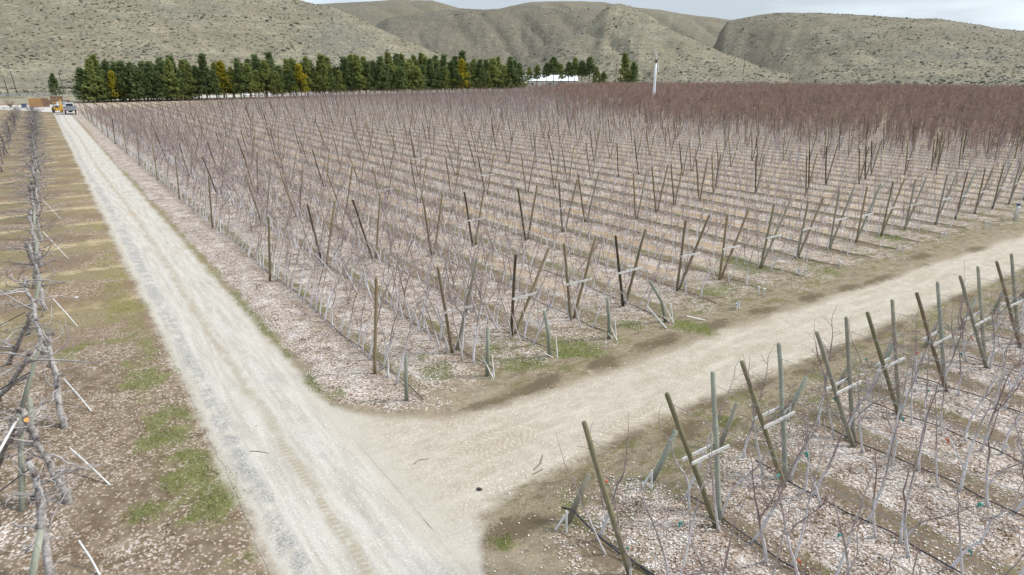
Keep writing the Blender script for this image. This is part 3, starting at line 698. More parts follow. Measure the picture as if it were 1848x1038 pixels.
# drip hoses down the rows
for j, rx in enumerate(ROWS[:14]):
    b = MB(); pts = []; y0 = 16.9 if j != 0 else 16.4
    for q in range(60):
        yq = y0 + q * (1.1 if q < 40 else 3.5) if q < 40 else y0 + 44 + (q - 40) * 4
        pts.append((rx + .22 + .1 * math.sin(q * .7 + j) + random.uniform(-.04, .04), yq, .065 + .03 * (1 + math.sin(q * 1.9 + j))))
    b.tube(pts, .016, 5)
    tag(b.build("drip_hose", HOSE), f"black drip hose on the leaf litter along {ordn(j + 1)} orchard row from gravel road", "hose", "drip hoses in the rows")
for j, rx in enumerate(NEAR_ROWS):
    b = MB(); b.tube([(rx + .15 + .08 * math.sin(q * .8 + j), 8.4 - q * .5, .07 + .025 * (1 + math.sin(q * 2.1))) for q in range(26)], .017, 5)
    tag(b.build("drip_hose", HOSE), f"black drip hose in the litter behind {ordn(j + 1)} post pair on near side", "hose", "drip hoses in the rows")
b = MB(); hp = [(8.0, 9.45, .45), (8.1, 9.2, .5), (8.18, 8.8, .32), (8.25, 8.4, .2), (8.3, 7.9, .14), (8.42, 7.4, .1), (8.55, 6.6, .09), (8.6, 5.4, .08)]
b.tube(hp, .022, 7); tag(b.build("loose_hose", HOSE, None, True), "thick loose black hose arching down beside the nearest leaning anchor post", "hose")

# ------------------------------------------------------------------ young apple trees
def bark_material(name, dark, lite, zwash):
    n = NT(name, .85, .15); o = n.obj(); x, y, z = n.sep(o); g = n.noise(o, 9., 5, .7); r = n.rnd()
    wood_ = n.ramp(g, [(.3, dark), (.7, lite)])
    lim = n.add(zwash, n.add(n.mul(n.sub(n.noise(o, 5., 4), .5), 1.1), n.mul(n.sub(r, .5), .5)))
    c = n.mix(n.ss(n.sub(lim, z), -.25, .3, 0., .9), wood_, n.mix(n.ss(n.noise(o, 22., 4, .7), .38, .7), (.62, .605, .615), (.42, .39, .385)))
    n.bump(g, .3, .006); return n.col(c)
BARK = bark_material("apple_bark", (.15, .115, .105), (.33, .275, .255), 1.0)
BARKN = bark_material("apple_bark_grey", (.19, .155, .14), (.40, .36, .34), 1.25)
TWIG = simple("apple_twig", (.20, .132, .115), .4, 6.)
_o = NT("old_twig", .85, .1); OLDTWIG = _o.col(_o.mix(_o.rnd(), (.22, .15, .128), (.36, .255, .2)))
def crooked(p, d, L, n, w):
    p = Vector(p); d = Vector(d).normalized(); out = [p.copy()]
    for _ in range(n):
        d = (d + Vector((random.gauss(0, w), random.gauss(0, w), random.gauss(0, w * .6)))).normalized(); p = p + d * (L / n); out.append(p.copy())
    return out
KINDS = ["straight whitewashed", "crooked whitewashed", "forked whitewashed", "thin leaning", "bushy twigged", "short curved"]
def apple(kind, lod=0):
    tr, tw = MB(), MB(); n = 4 if lod else 6
    h = (2.75, 2.5, 2.6, 2.9, 2.7, 1.7)[kind]; lean = (.65, .7, .6, .85, .7, .5)[kind]
    J = random.uniform(.05, .16) * (1 if kind not in (1, 5) else 1.9); ang = random.uniform(0, 6.28); w = (.03, .08, .05, .035, .05, .08)[kind]
    pts = []; rad = []; m = 9; ox = oy = 0.
    for q in range(m + 1):
        t = q / m; ox += random.gauss(0, w); oy += random.gauss(0, w)
        z = h * t; b_ = J * (1 - math.exp(-t * 7))
        pts.append(Vector((lean * t * t ** .15 + b_ * math.cos(ang) + ox * t, b_ * math.sin(ang) + oy * t, z - .03))); rad.append((.031 - .024 * t) * (1.35 if q == 0 else 1) * (1.1 if kind != 3 else .8))
    tr.tube(pts, rad, n)
    leaders = [pts]
    if kind == 2 or (kind == 4):
        i = 2 if kind == 2 else 4
        d = Vector((random.uniform(-.3, .3), random.choice((-1, 1)) * .45, 1.)); f = crooked(pts[i], d, h * (.62 if kind == 2 else .45), 6, .10)
        tr.tube(f, [.02 - .0022 * q for q in range(7)], n, cap=False); leaders.append(f)
    for L_ in leaders:
        ntw = (13, 12, 10, 9, 18, 7)[kind]
        for q in range(ntw):
            t = random.uniform(.28, 1.) * (len(L_) - 1); i = min(int(t), len(L_) - 2); p = L_[i].lerp(L_[i + 1], t - i)
            a = random.uniform(0, 6.28); d = Vector((math.cos(a) * .8, math.sin(a), random.uniform(.15, .9)))
            l = random.choice((.12, .2, .3, .45, .6)) * (1.15 if kind == 4 else 1.); br = crooked(p, d, l, 3, .22)
            tw.tube(br, [.0062, .005, .004, .003] if not lod else [.007, .006, .0053, .0045], 3, cap=False)
            if l > .25 and not lod:
                for _ in range(2):
                    s = crooked(br[random.randint(1, 2)], (random.gauss(0, 1), random.gauss(0, 1), .6), .12, 2, .2); tw.tube(s, [.0045, .004, .0025], 3, cap=False)
        top = crooked(L_[-1], (lean * .25, 0, 1), .45, 4, .12); tw.tube(top, [.007, .006, .005, .004, .003], 3, cap=False)
    return tr, tw
KIT = []
for kind in range(6):
    for var in range(2):
        tr, tw = apple(kind); KIT.append((kind, tr.mesh("trunk", BARK if var else BARKN, True), tw.mesh("branches", TWIG)))
FARKIT = []
for q in range(10):
    tr, tw = apple((0, 1, 2, 3, 4, 0, 1, 2, 4, 4)[q], 1)
    k0 = len(tr.f); off = len(tr.v); tr.v += tw.v; tr.f += [tuple(i + off for i in f) for f in tw.f]; tr.k = [0] * k0 + [1] * (len(tr.f) - k0)
    FARKIT.append(tr.mesh("sapling_piece", [BARK if q % 2 else BARKN, TWIG]))
# old dense trees of the right-hand block
OLDBARK = bark_material("old_apple_bark", (.09, .06, .052), (.2, .15, .135), .25)
for q in range(5):
    b = MB(); h = random.uniform(3.2, 3.9); P = crooked((0, 0, 0), (.05, 0, 1), h, 8, .06); b.tube(P, [.055 - .0052 * i for i in range(9)], 4, k=0)
    for _ in range(46):
        t = random.uniform(.16, 1) * 7.9; i = int(t); p = P[i].lerp(P[i + 1], t - i); a = random.uniform(0, 6.28)
        br = crooked(p, (math.cos(a), math.sin(a), random.uniform(.1, 1.3)), random.uniform(.5, 1.15) * (1.15 - t / 14), 3, .2); b.tube(br, [.02, .016, .013, .009], 3, k=1, cap=False)
        for _ in range(3):
            b.tube(crooked(br[random.randint(1, 3)], (random.gauss(0, .8), random.gauss(0, .8), 1.), random.uniform(.25, .5), 2, .2), [.011, .009, .007], 3, k=1, cap=False)
    FARKIT.append(b.mesh("old_apple_piece", [OLDBARK, OLDTWIG]))
TEALM = None
def tie_mesh(mat):
    b = MB(); b.box(-.022, .022, -.022, .022, -.022, .022); b.box(-.006, .006, .02, .06, -.08, .01)
    b.v = [(x + random.uniform(-.008, .008), y, z + random.uniform(-.01, .01)) for x, y, z in b.v]; return b.mesh("tie", mat)
TIES = [tie_mesh(TEAL), tie_mesh(ORANGE)]
# every planting place; the rows away from the road hold younger, shorter trees
def size_at(x, y): return float(np.interp(x + .12 * max(y - 60, 0), [9, 15, 22, 32, 50, 80, 96], [1.12, 1.08, .9, .78, .74, .9, 1.05]))
places = []
for j, rx in enumerate(ROWS):
    xs = rx
    n_ = 0
    ys = np.arange(17.9, 332, 0.75 if rx < 60 else .95)
    for side in ((1,) if j == 0 else (-1, 1)):
        yy = ys + (0 if side > 0 else .5) + rng.uniform(-.18, .18, len(ys)); xx = rx + side * .12 + rng.uniform(-.08, .08, len(ys))
        okk = in_view(xx, yy) & far_ok(xx, yy) & (xx < b_line(yy) + 14 * rng.standard_normal(len(ys))) & (rng.random(len(ys)) > np.interp(rx, [8, 16, 30, 60, 90], [.03, .05, .12, .12, .05]))
        for q in np.nonzero(okk)[0]: places.append((xx[q], yy[q], side, j, int(q) + 1, 0))
for j, rx in enumerate(NEAR_ROWS):
    ys = 8.5 - np.arange(0, 13, .95)
    for side in (-1, 1):
        yy = ys - (0 if side > 0 else .45) + rng.uniform(-.18, .18, len(ys)); xx = rx + side * .12 + rng.uniform(-.08, .08, len(ys))
        okk = in_view(xx, yy) & (rng.random(len(ys)) > .05)
        for q in np.nonzero(okk)[0]: places.append((xx[q], yy[q], side, j, int(q) + 1, 1))
places.sort(key=lambda p: math.hypot(p[0], p[1]))
masspt = []
ntree = 0
for (x, y, side, j, q, blk) in places:
    d = x * F2[0] + y * F2[1]
    vis = d > 8.5
    if ntree < 298 and vis:
        ntree += 1
        kind, mt, mb = random.choice(KIT)
        lab = f"{KINDS[kind]} apple tree, {ordn(q)} {'before' if blk else 'beyond'} dirt track on {'left' if side < 0 else 'right'} of {ordn(j + 1)} row"
        t = empty("apple_tree", (x, y, -.01), 0., lab, "young tree", "young apple trees along the trellis rows")
        rz = (0 if side > 0 else math.pi) + random.uniform(-.35, .35); s = random.uniform(.82, 1.1) * (1.08 if blk else size_at(x, y))
        t.rotation_euler = (random.gauss(0, .05), random.gauss(0, .05), rz); t.scale = (s, s, s * random.uniform(.92, 1.08))
        link("trunk", mt, t); link("branches", mb, t)
        if blk and random.random() < .38:
            o = link("tie", TIES[0 if random.random() < .78 else 1], t); zz = random.uniform(.5, 1.8)
            o.location = (.65 * (zz / 2.7) ** 1.15 + .03, .05, zz)
        elif not blk and random.random() < .1:
            o = link("tie", TIES[1 if random.random() < .6 else 0], t); zz = random.uniform(.4, 1.2); o.location = (.65 * (zz / 2.7) ** 1.15 + .03, .05, zz)
    else:
        masspt.append((x, y, 0 if side > 0 else math.pi, rng.integers(0, 10), rng.uniform(.82, 1.12) * size_at(x, y)))
for rx in np.arange(84, 470, 3.6):
    ys = np.arange(10., 330, 1.75); yy = ys + rng.uniform(-.3, .3, len(ys)); xx = rx + rng.uniform(-.3, .3, len(ys))
    okk = in_view(xx, yy) & far_ok(xx, yy) & (xx >= b_line(yy) + 9 * rng.standard_normal(len(ys)))
    for q in np.nonzero(okk)[0]: masspt.append((xx[q], yy[q], rng.uniform(0, 6.28), rng.integers(10, 15), rng.uniform(.78, 1.2)))
mp_ = np.array(masspt); nn = len(mp_)
mass("apple_trees", FARKIT, np.stack([mp_[:, 0], mp_[:, 1], 0 * mp_[:, 0]], 1), np.stack([rng.normal(0, .05, nn), rng.normal(0, .05, nn), mp_[:, 2] + rng.uniform(-.4, .4, nn)], 1),
     np.repeat(mp_[:, 4:5], 3, 1), mp_[:, 3].astype(int), "bare apple trees filling the trellis rows to the back of the orchard")

# ------------------------------------------------------------------ leaves on the ground close by
def leaf_cloud(name, px, py, smin, smax, mat, label, tilt=.55, zoff=.015):
    n = len(px); z = np.maximum(relief(px, py), 0) + zoff
    a = rng.uniform(0, 6.28, n); l = smin + (smax - smin) * rng.random(n) ** 1.6 * 1.25; wd = l * rng.uniform(.4, .7, n)
    tx = rng.normal(0, tilt, n) * .5; ty = rng.normal(0, tilt, n) * .5; cup = rng.uniform(-.2, .45, n) * wd
    ca, sa = np.cos(a), np.sin(a)
    def pt(u_, v_, up_):
        return np.stack([px + ca * u_ - sa * v_, py + sa * u_ + ca * v_, z + np.abs(u_ * tx + v_ * ty) + up_], 1)
    V = np.stack([pt(-l / 2, 0 * l, 0 * l), pt(0 * l, -wd / 2, np.maximum(cup, 0)), pt(l / 2, 0 * l, 0 * l), pt(0 * l, wd / 2, np.maximum(cup, 0))], 1).reshape(-1, 3)
    i = np.arange(n) * 4; F = np.concatenate([np.stack([i, i + 1, i + 2], 1), np.stack([i, i + 2, i + 3], 1)])
    return tag(link(name, big_mesh(name, V, F, mat)), label, kind='stuff')
def n_leaf(q): return q.sub(q.mul(q.noise(q.pos(), 1.1, 4, .6), 1.1), .44)      # drifts of paler and browner leaves
nl = NT("fallen_leaf", .75, .15); nl.pos()
LEAF = nl.col(nl.ramp(nl.add(n_leaf(nl), nl.mul(nl.island, .8)), [(0., (.09, .06, .036)), (.14, (.20, .135, .085)), (.3, (.34, .24, .165)), (.5, (.48, .40, .335)), (.75, (.61, .55, .495)), (1., (.76, .73, .69))]))
nl2 = NT("brown_leaf", .75, .15); nl2.pos()
LEAF2 = nl2.col(nl2.ramp(nl2.add(n_leaf(nl2), nl2.mul(nl2.island, .8)), [(0., (.09, .06, .04)), (.3, (.2, .13, .085)), (.6, (.34, .235, .155)), (.85, (.46, .37, .29)), (1., (.62, .56, .5))]))
nc = 900000
# more leaves close to the viewer's side of the field, thinning with distance
d_ = 9 + 45 * rng.random(nc) ** 1.25; th = np.radians(rng.uniform(-42, 43, nc) + YAW); lx, ly = d_ * np.sin(th), d_ * np.cos(th)
gm, lm, dm = masks(lx, ly)
prob = np.clip(lm * 1.05 - .25 * gm, 0, 1) * np.where(lx < 2.2, .35, .62) * np.clip(2.6 * (fbm(lx * 1.6, ly * .7, 1.1) - .27), .06, 1.1)
frl = ((lx - 7.85 + 1.53) / 3.06) % 1
prob = np.where((lx > 7) & (frl > .44) & (frl < .72), prob * .3, prob)
prob = np.maximum(prob, .008 * (lx > 5.8) * (ly < 18.5)); prob = np.where((lx > 2.1) & (lx < 5.7), 0, prob)
lo_, up_ = track_edges(np.maximum(lx, 5.5)); prob = np.where((lx > 2.1) & (ly > lo_ + .1) & (ly < up_ - .1), .0003, prob)
sel = (rng.random(nc) < prob) & (lx < 60)
ex = sel & (lx >= 2.2); leaf_cloud("leaf_litter", lx[ex], ly[ex], .03, .068, LEAF, "pale pinkish fallen leaves scattered under the trellis rows")
ex = sel & (lx < 2.2); leaf_cloud("brown_leaf_litter", lx[ex], ly[ex], .025, .065, LEAF2, "brown and tan fallen leaves under the old trees beside the road")
# grass blades on the mossy patches
ng = 420000
d_ = 9.5 + 40 * rng.random(ng) ** 1.3; th = np.radians(rng.uniform(-42, 43, ng) + YAW); gx_, gy_ = d_ * np.sin(th), d_ * np.cos(th)
gm, lm, dm = masks(gx_, gy_)
sel = (rng.random(ng) < np.clip((gm + 1.5 * (fbm(gx_, gy_, 2.3) - .5) + .8 * (vn(gx_, gy_, 8.) - .5)) * 1.15 - .62, 0, .8)); gx_, gy_, gm = gx_[sel], gy_[sel], gm[sel]; n_ = len(gx_)
hgt = rng.uniform(.025, .085, n_) * (.6 + .6 * gm); a = rng.uniform(0, 6.28, n_); ln = rng.uniform(.2, 1.1, n_) * hgt; b2 = rng.uniform(0, 6.28, n_)
z0 = np.maximum(relief(gx_, gy_), 0) - .005; wd = rng.uniform(.006, .012, n_)
V = np.stack([np.stack([gx_ - np.cos(a) * wd, gy_ - np.sin(a) * wd, z0], 1), np.stack([gx_ + np.cos(a) * wd, gy_ + np.sin(a) * wd, z0], 1), np.stack([gx_ + np.cos(b2) * ln, gy_ + np.sin(b2) * ln, z0 + hgt], 1)], 1).reshape(-1, 3)
gn_ = NT("grass_blade", .7, .2); gp = gn_.pos()
gyc = gn_.sep(gp)[1]
gcol = gn_.ramp(gn_.island, [(0., (.055, .085, .012)), (.45, (.09, .135, .02)), (.68, (.14, .16, .04)), (.82, (.27, .23, .11)), (1., (.36, .31, .18))])
GRASS = gn_.col(gn_.mix(gn_.ss(gyc, 24., 36.), gcol, gn_.ramp(gn_.island, [(0., (.13, .13, .04)), (.5, (.22, .20, .07)), (1., (.36, .31, .15))])))
tag(link("grass", big_mesh("grass", V, np.arange(n_ * 3).reshape(-1, 3), GRASS)), "low green grass and moss in patches beside the roads", kind='stuff')
# small dry tufts and prunings lying about on the soil
def lying_twig(pts, r, label):
    b = MB(); b.tube([(x, y, .02) for x, y in pts], [r, r * .9, r * .5][:len(pts)] if len(pts) <= 3 else r, 5)
    return tag(b.build("fallen_twig", simple("dry_twig", (.16, .12, .085), .3, 6.)), label, "twig", "twigs lying on the tracks")
lying_twig([(8.75, 11.5), (9.05, 11.62), (9.35, 11.9)], .014, "crooked brown stick on the sandy track beside the nearest post")
lying_twig([(8.6, 11.35), (8.95, 11.38)], .012, "thin short twig on the track next to the crooked stick")
lying_twig([(6.3, 13.5), (6.5, 13.6), (6.75, 13.5)], .012, "thin bent twig where the gravel road meets the dirt track")
lying_twig([(2.95, 16.6), (3.1, 16.5), (3.35, 16.2)], .014, "small dark twig lying in the gravel road wheel rut")
lying_twig([(11.3, 16.2), (11.7, 15.8), (11.9, 15.6)], .02, "short dark stick on bare soil in front of third row")
b = MB(); b.tube([(7.07, 11.62, .01), (7.15, 11.6, .04), (7.2, 11.55, .02)], [.02, .035, .015], 6); b.tube([(7.12, 11.53, .02), (7.15, 11.62, .04), (7.13, 11.69, .02)], [.01, .02, .01], 5)
tag(b.build("dirt_clod", simple("dark_clod", (.05, .045, .04)), None, True), "small dark clod lying alone on the dirt track", "clod")

# ------------------------------------------------------------------ old pruned trees on the left of the road
def old_bark():
    n = NT("old_bark", .9, .1); o = n.obj(); g = n.noise(o, 7., 6, .72); k = n.noise(o, 2.6, 4)
    c = n.ramp(g, [(.3, (.07, .058, .05)), (.47, (.25, .23, .215)), (.74, (.50, .485, .47))])
    c = n.mix(n.ss(k, .56, .7, 0., .75), c, (.085, .07, .06))
    n.bump(g, .8, .03); return n.col(c)
OLDB = old_bark(); KNOB = simple("knob_bark", (.15, .128, .118), .65, 9., .95); LIMB = simple("pale_limb", (.29, .265, .25), .5, 5., .9); CUT = simple("cut_wood", (.55, .30, .10), .2, 6.)
FARB = simple("dark_old_bark", (.17, .15, .14), .4, 4.)
OLDB2 = simple("weathered_old_bark", (.24, .22, .205), .6, 6.); LIMB2 = simple("weathered_limb", (.22, .195, .18), .55, 4.)
def old_tree(base, top, rad, nb, mats, cut=False, seed=0):
    random.seed(seed)
    top = Vector(top) - Vector(base); tr, kn, br = MB(), MB(), MB(); pts = []; rr = []; m = 9
    for q in range(m + 1):
        t = q / m; off = Vector((random.gauss(0, .035), random.gauss(0, .05), random.gauss(0, .02))) if 0 < q else Vector((0, 0, -.04))
        pts.append(top * t + off); rr.append(rad * (1.3 if q == 0 else 1.08 - .38 * t) * random.uniform(.85, 1.15))
    tr.tube(pts, rr, 9)
    for q in (4, 6, 8, 9):
        if random.random() < .85:
            c = pts[q] + Vector((random.uniform(-.05, .05), random.uniform(-.05, .05), 0))
            for _ in range(3): kn.blob(c + Vector((random.uniform(-.08, .08), random.uniform(-.08, .08), random.uniform(-.06, .06))), rad * random.uniform(.45, .75), n=7, m=5, jit=.4)
    for q in range(nb):
        t = random.uniform(.3, 1.) * m; i = min(int(t), m - 1); p = pts[i].lerp(pts[i + 1], t - i)
        sgn = random.choice((-1, 1)); d = Vector((sgn * random.uniform(.6, 1.), random.gauss(0, .45), random.uniform(-.1, .5)))
        L_ = random.uniform(.45, 1.25) * (1.9 if base[1] > 24 else .95); path = crooked(p, d, L_, 6, .3); r0 = random.uniform(.016, .04)
        br.tube(path, [r0 * (1 - .11 * k) for k in range(7)], 6)
        for _ in range(random.randint(1, 4)):
            k = random.randint(2, 6); s = crooked(path[k], (d.x * .6 + random.gauss(0, .5), random.gauss(0, .7), random.gauss(.1, .5)), random.uniform(.12, .4), 3, .3); br.tube(s, [.012, .010, .008, .005], 4)
        if random.random() < .35: kn.blob(path[0], r0 * 1.9, n=6, m=4, jit=.3)
    for q in range(nb * 2 + 3):
        p = pts[random.randint(3, m)]; s = crooked(p, (random.gauss(0, 1), random.gauss(0, 1), random.uniform(-.1, .8)), random.uniform(.2, .55), 4, .3); br.tube(s, [.008, .007, .006, .0045, .003], 4)
    e = empty("gnarled_tree", base)
    tr.build("trunk", mats[0], e, True); kn.build("knot", mats[1], e); br.build("branches", mats[2], e, True)
    if cut:
        b = MB(); b.tube([pts[8] + Vector((.04, -.13, .03)), pts[8] + Vector((.05, -.16, .04))], .055, 10); b.build("pruning_cut", CUT, e)
    return e
LT = [((-1.5, 13.9), (-1.5, 14.9, 2.3), .10), ((-1.18, 16.8), (-1.62, 17.5, 2.4), .10), ((-1.11, 20.9), (-1.05, 22.6, 2.4), .105), ((-2.8, 24.1), (-1.5, 21.3, 2.3), .09),
      ((-2.75, 19.2), (-1.75, 17.2, 2.2), .085), ((-1.46, 27.4), (-1.75, 29.6, 2.45), .10), ((-2.6, 27.2), (-1.5, 25.2, 2.3), .085), ((-1.38, 33.0), (-1.55, 35.3, 2.4), .10), ((-1.5, 37.0), (-1.7, 36.0, 2.5), .09), ((-1.51, 41.2), (-1.6, 43., 2.4), .10)]
y_ = 44.5
while y_ < 186:
    LT.append(((-1.5 + random.gauss(0, .12), y_), (-1.6 + random.gauss(0, .2), y_ + random.choice((-1.4, 1.5)), 2.4 + random.gauss(0, .12)), .095)); y_ += random.uniform(2.4, 3.6)
nl_ = len(LT)
y_ = 74
while y_ < 190:
    LT.append(((-4.6 + random.gauss(0, .15), y_), (-4.6 + random.gauss(0, .2), y_ + random.choice((-1.2, 1.3)), 2.4), .09)); y_ += random.uniform(5.2, 7.4)
for i, ((bx, by), tp, rd) in enumerate(LT):
    far_ = by > 95
    e = old_tree((bx, by, 0), tp, rd * .88, 12 if by < 60 else 16, (OLDB, KNOB, LIMB) if by < 30 else ((OLDB2, KNOB, LIMB2) if not far_ else (FARB, KNOB, FARB)), i == 1, 100 + i)
    look = ["grey knobbly pruned tree with stubby limbs", "pale gnarled tree with cut limbs", "leaning old tree with dark knots"][i % 3]
    lab = f"{look}, {ordn(i + 1)} along left edge of gravel road" if i < nl_ else f"dark bare tree at the left photo edge, {ordn(i - nl_ + 1)} going away up the back row"
    tag(e, lab, "old tree", "old pruned trees left of the road")
random.seed(21)
# green posts among them and white tubes on the row-end guy wires
for i, (bx, by, tx, ty, h) in enumerate([(-2.05, 13.2, -1.45, 13.4, 1.6), (-2.1, 17.0, -1.75, 18.2, 2.0), (-2.25, 22.6, -1.35, 23.1, 1.9), (-1.9, 20.3, -1.7, 20.6, 1.3), (-2.1, 29.9, -1.2, 30.6, 2.2), (-1.9, 36.8, -1.3, 37.5, 2.2), (-1.9, 45, -1.4, 45.5, 2.2)]):
    b = MB(); P0, P1 = Vector((bx, by, -.1)), Vector((tx, ty, h)); b.tube([P0, P0.lerp(P1, .5), P1], [.07, .066, .062], 9)
    tag(b.build("support_post", POST[3], None, True), f"green treated support post among the old pruned trees, {ordn(i + 1)} along the road", "post", "green posts among the old trees")
for i, (a0, a1) in enumerate([((-1.0, 14.35, .5), (-.75, 13.6, .03)), ((-.98, 18.5, .55), (-.3, 17.0, .03)), ((-.98, 23.2, .65), (-.42, 21.6, .03)), ((-1.05, 31.9, .8), (-.4, 30.0, .03)), ((-1.2, 44.5, 1.2), (-.3, 42.2, .03)), ((-1.2, 57, 1.2), (-.3, 54.5, .03))]):
    b = MB(); b.tube([a0, Vector(a0).lerp(Vector(a1), .5) + Vector((.02, 0, -.02)), a1], .021, 8)
    t = b.build("guy_sleeve", PVC); tag(t, f"slanted white tube beside the old pruned trees, {ordn(i + 1)} going up the gravel road", "pipe", "white tubes on the row-end wires")
b = MB(); b.tube([(-2.9, 15.6, .9), (-2.3, 16.7, 1.6), (-1.75, 17.4, 2.2)], .03, 7); tag(b.build("prop_pole", PVC), "pale grey prop pole leaning into the old tree by the photo edge", "pole")
for i, (p0, p1) in enumerate([((-3.2, 16.3, .7), (-1.6, 17.1, 1.1)), ((-3.6, 22., .8), (-1.7, 22.9, 1.2)), ((-3.6, 29., .7), (-1.9, 29.6, 1.1))]):
    b = MB(); P0, P1 = Vector(p0), Vector(p1); b.tube([P0, P0.lerp(P1, .5) - Vector((0, 0, .07)), P1], .017, 6)
    tag(b.build("irrigation_hose", HOSE), f"black hose hanging between old trees, {ordn(i + 1)} going up the gravel road", "hose", "hoses among the old trees")
b = MB(); b.box(-.07, .07, -.07, .07, 0, .03); o = b.build("plastic_scrap", PVC); o.location = (-.25, 34.2, .03); tag(o, "small white square scrap on brown soil by the old trees", "litter")

# ------------------------------------------------------------------ windbreak pines
def needle_mat(name, c0, c1, c2):
    n = NT(name, .8, .15); n.pos(); r = n.rnd(); c = n.ramp(n.island, [(0., c0), (.5, c1), (1., c2)])
    c = n.mix(n.mul(r, .35), c, tuple(q * .6 for q in c0)); n.col(c)
    tl = n.n('ShaderNodeBsdfTranslucent'); n.put(tl.inputs['Color'], c); ms = n.n('ShaderNodeMixShader'); ms.inputs[0].default_value = .5   # light passes through thin needles
    out = [q for q in n.t.nodes if q.type == 'OUTPUT_MATERIAL'][0]; n.t.links.new(n.b.outputs[0], ms.inputs[1]); n.t.links.new(tl.outputs[0], ms.inputs[2]); n.t.links.new(ms.outputs[0], out.inputs['Surface'])
    return n.m
NEED = [needle_mat("pine_needles_dark", (.085, .125, .05), (.18, .23, .095), (.30, .35, .14)), needle_mat("pine_needles_olive", (.15, .18, .055), (.27, .31, .10), (.40, .42, .14)),
        needle_mat("pine_needles_yellow", (.20, .20, .03), (.42, .37, .045), (.62, .52, .05))]
PTRUNK = simple("pine_trunk", (.10, .075, .055), .35, 3.)
def pine(h, w, mat, nbr, narrow, low=.16):
    tr, cr = MB(), MB(); tp = crooked((0, 0, 0), (0, 0, 1), h * .96, 8, .015); tr.tube(tp, [.2 - .022 * q for q in range(9)], 6)
    for q in range(nbr):
        t = random.random() ** .85; z = h * (low + (.97 - low) * t); prof = (1 - t) ** narrow * (.55 + .45 * min(1, (t + .12) * 3.5)); L_ = max(.35, w * prof * random.uniform(.6, 1.15))
        a = random.uniform(0, 6.28); up_ = .05 + .75 * t; d = Vector((math.cos(a), math.sin(a), up_)); base = tp[min(8, int(t * 7) + 1)]; base = Vector((base.x, base.y, z))
        tip = base + d.normalized() * L_
        if q % 4 == 0: tr.tube([base, base.lerp(tip, .9)], [.045, .015], 3, cap=False)
        for k in range(random.randint(4, 6)):
            f = random.uniform(.35, 1.08); c = base.lerp(tip, f) + Vector((random.gauss(0, .3), random.gauss(0, .3), random.gauss(0, .25)))
            for _ in range(7):
                e = Vector((random.gauss(0, .8) + d.x * .5, random.gauss(0, .8) + d.y * .5, random.gauss(.5, .5))).normalized() * random.uniform(.45, .85); sd = e.cross(Vector((random.gauss(0, 1), random.gauss(0, 1), random.gauss(0, 1)))).normalized() * random.uniform(.09, .17)
                i = len(cr.v); cr.v += [tuple(c - sd), tuple(c + sd), tuple(c + e)]; cr.f.append((i, i + 1, i + 2)); cr.k.append(0)
    return tr.mesh("trunk", PTRUNK), cr.mesh("crown", mat)
PK = []
for k, (h, w, m, nb, nar, *lw_) in enumerate([(12.5, 4.0, 0, 150, .95), (11.5, 4.3, 0, 155, .85), (13.5, 3.8, 0, 150, 1.05), (12, 4.3, 1, 155, .9), (13, 4.0, 1, 150, .95), (11, 4.2, 1, 140, .8), (12, 4.1, 2, 145, .9), (13, 3.2, 0, 120, 1.1), (12, 4.5, 0, 175, .85, .05), (12.5, 4.5, 1, 175, .9, .05), (11, 2.9, 0, 105, .8, .44), (11.5, 2.8, 1, 100, .85, .42)]):
    PK.append((("dark green", "dark green", "tall dark green", "olive green", "tall olive green", "broad olive green", "yellow tinged", "narrow dark green", "low skirted dark green", "low skirted olive", "thin dark green", "thin olive")[k], *pine(h, w, NEED[m], nb, nar, *lw_)))
def place_pine(k, x, y, s, label, group, rz=None):
    t = empty("pine_tree", (x, y, 0), random.uniform(0, 6.28) if rz is None else rz, label, "pine", group); t.scale = (s * random.uniform(.9, 1.1), s * random.uniform(.9, 1.1), s)
    link("trunk", PK[k][1], t); link("crown", PK[k][2], t); return t
WB = "pines of the windbreak behind the orchard"
cnt = 0
for row, (yr, nm) in enumerate(((262, "front"), (267, "middle"), (272.5, "back"))):
    x = 12.2 + row * 1.4 - (0 if row else 0); i = 0
    while x < 194:
        i += 1
        k = random.choices(range(8), (5, 5, 4, 6, 5, 5, 1.1, 3))[0]
        if x < 46: k = random.choice((8, 9, 8, 9, 8))
        if row == 0 and i in (4,): k = 6
        lab = f"{PK[k][0]} pine, {ordn(i)} from the gravel road end in {nm} row of windbreak"
        f = (x - 12) / 190; yy = yr + random.uniform(-1.2, 1.2) + f * 6
        s = (1.0 + .24 * f) * random.uniform(.68, 1.15) * (.97 if row == 0 else 1.04)
        place_pine(k, x, yy, s, lab, WB); x += random.uniform(2.2, 3.4) * (1 + .3 * f)
# pines by the barn and the lone pair
for i, (x, y, k, s) in enumerate([(238, 322, 11, 1.05), (242, 320, 11, 1.15), (246, 316, 10, 1.3), (249.5, 314, 10, 1.6), (253, 311, 11, 1.2), (257, 309, 10, 1.35), (260, 307, 11, 1.5), (263, 304, 10, 1.4), (267, 302, 10, 1.6), (270, 299, 3, 1.0), (273.5, 297, 5, .85)]):
    place_pine(k, x, y, s, f"{PK[k][0]} pine in front of the white roofed barn, {ordn(i + 1)} from its left end", "pines in front of the barn")
place_pine(4, 284, 289.5, 1.5, "taller left pine of the pair standing apart right of the barn", "pair of pines"); place_pine(1, 288, 287.5, 1.3, "shorter right pine of the pair standing apart right of the barn", "pair of pines")
place_pine(0, 5.4, 299, .72, "small lone pine beside the stacked bins at the road's end", "pine by the yard")
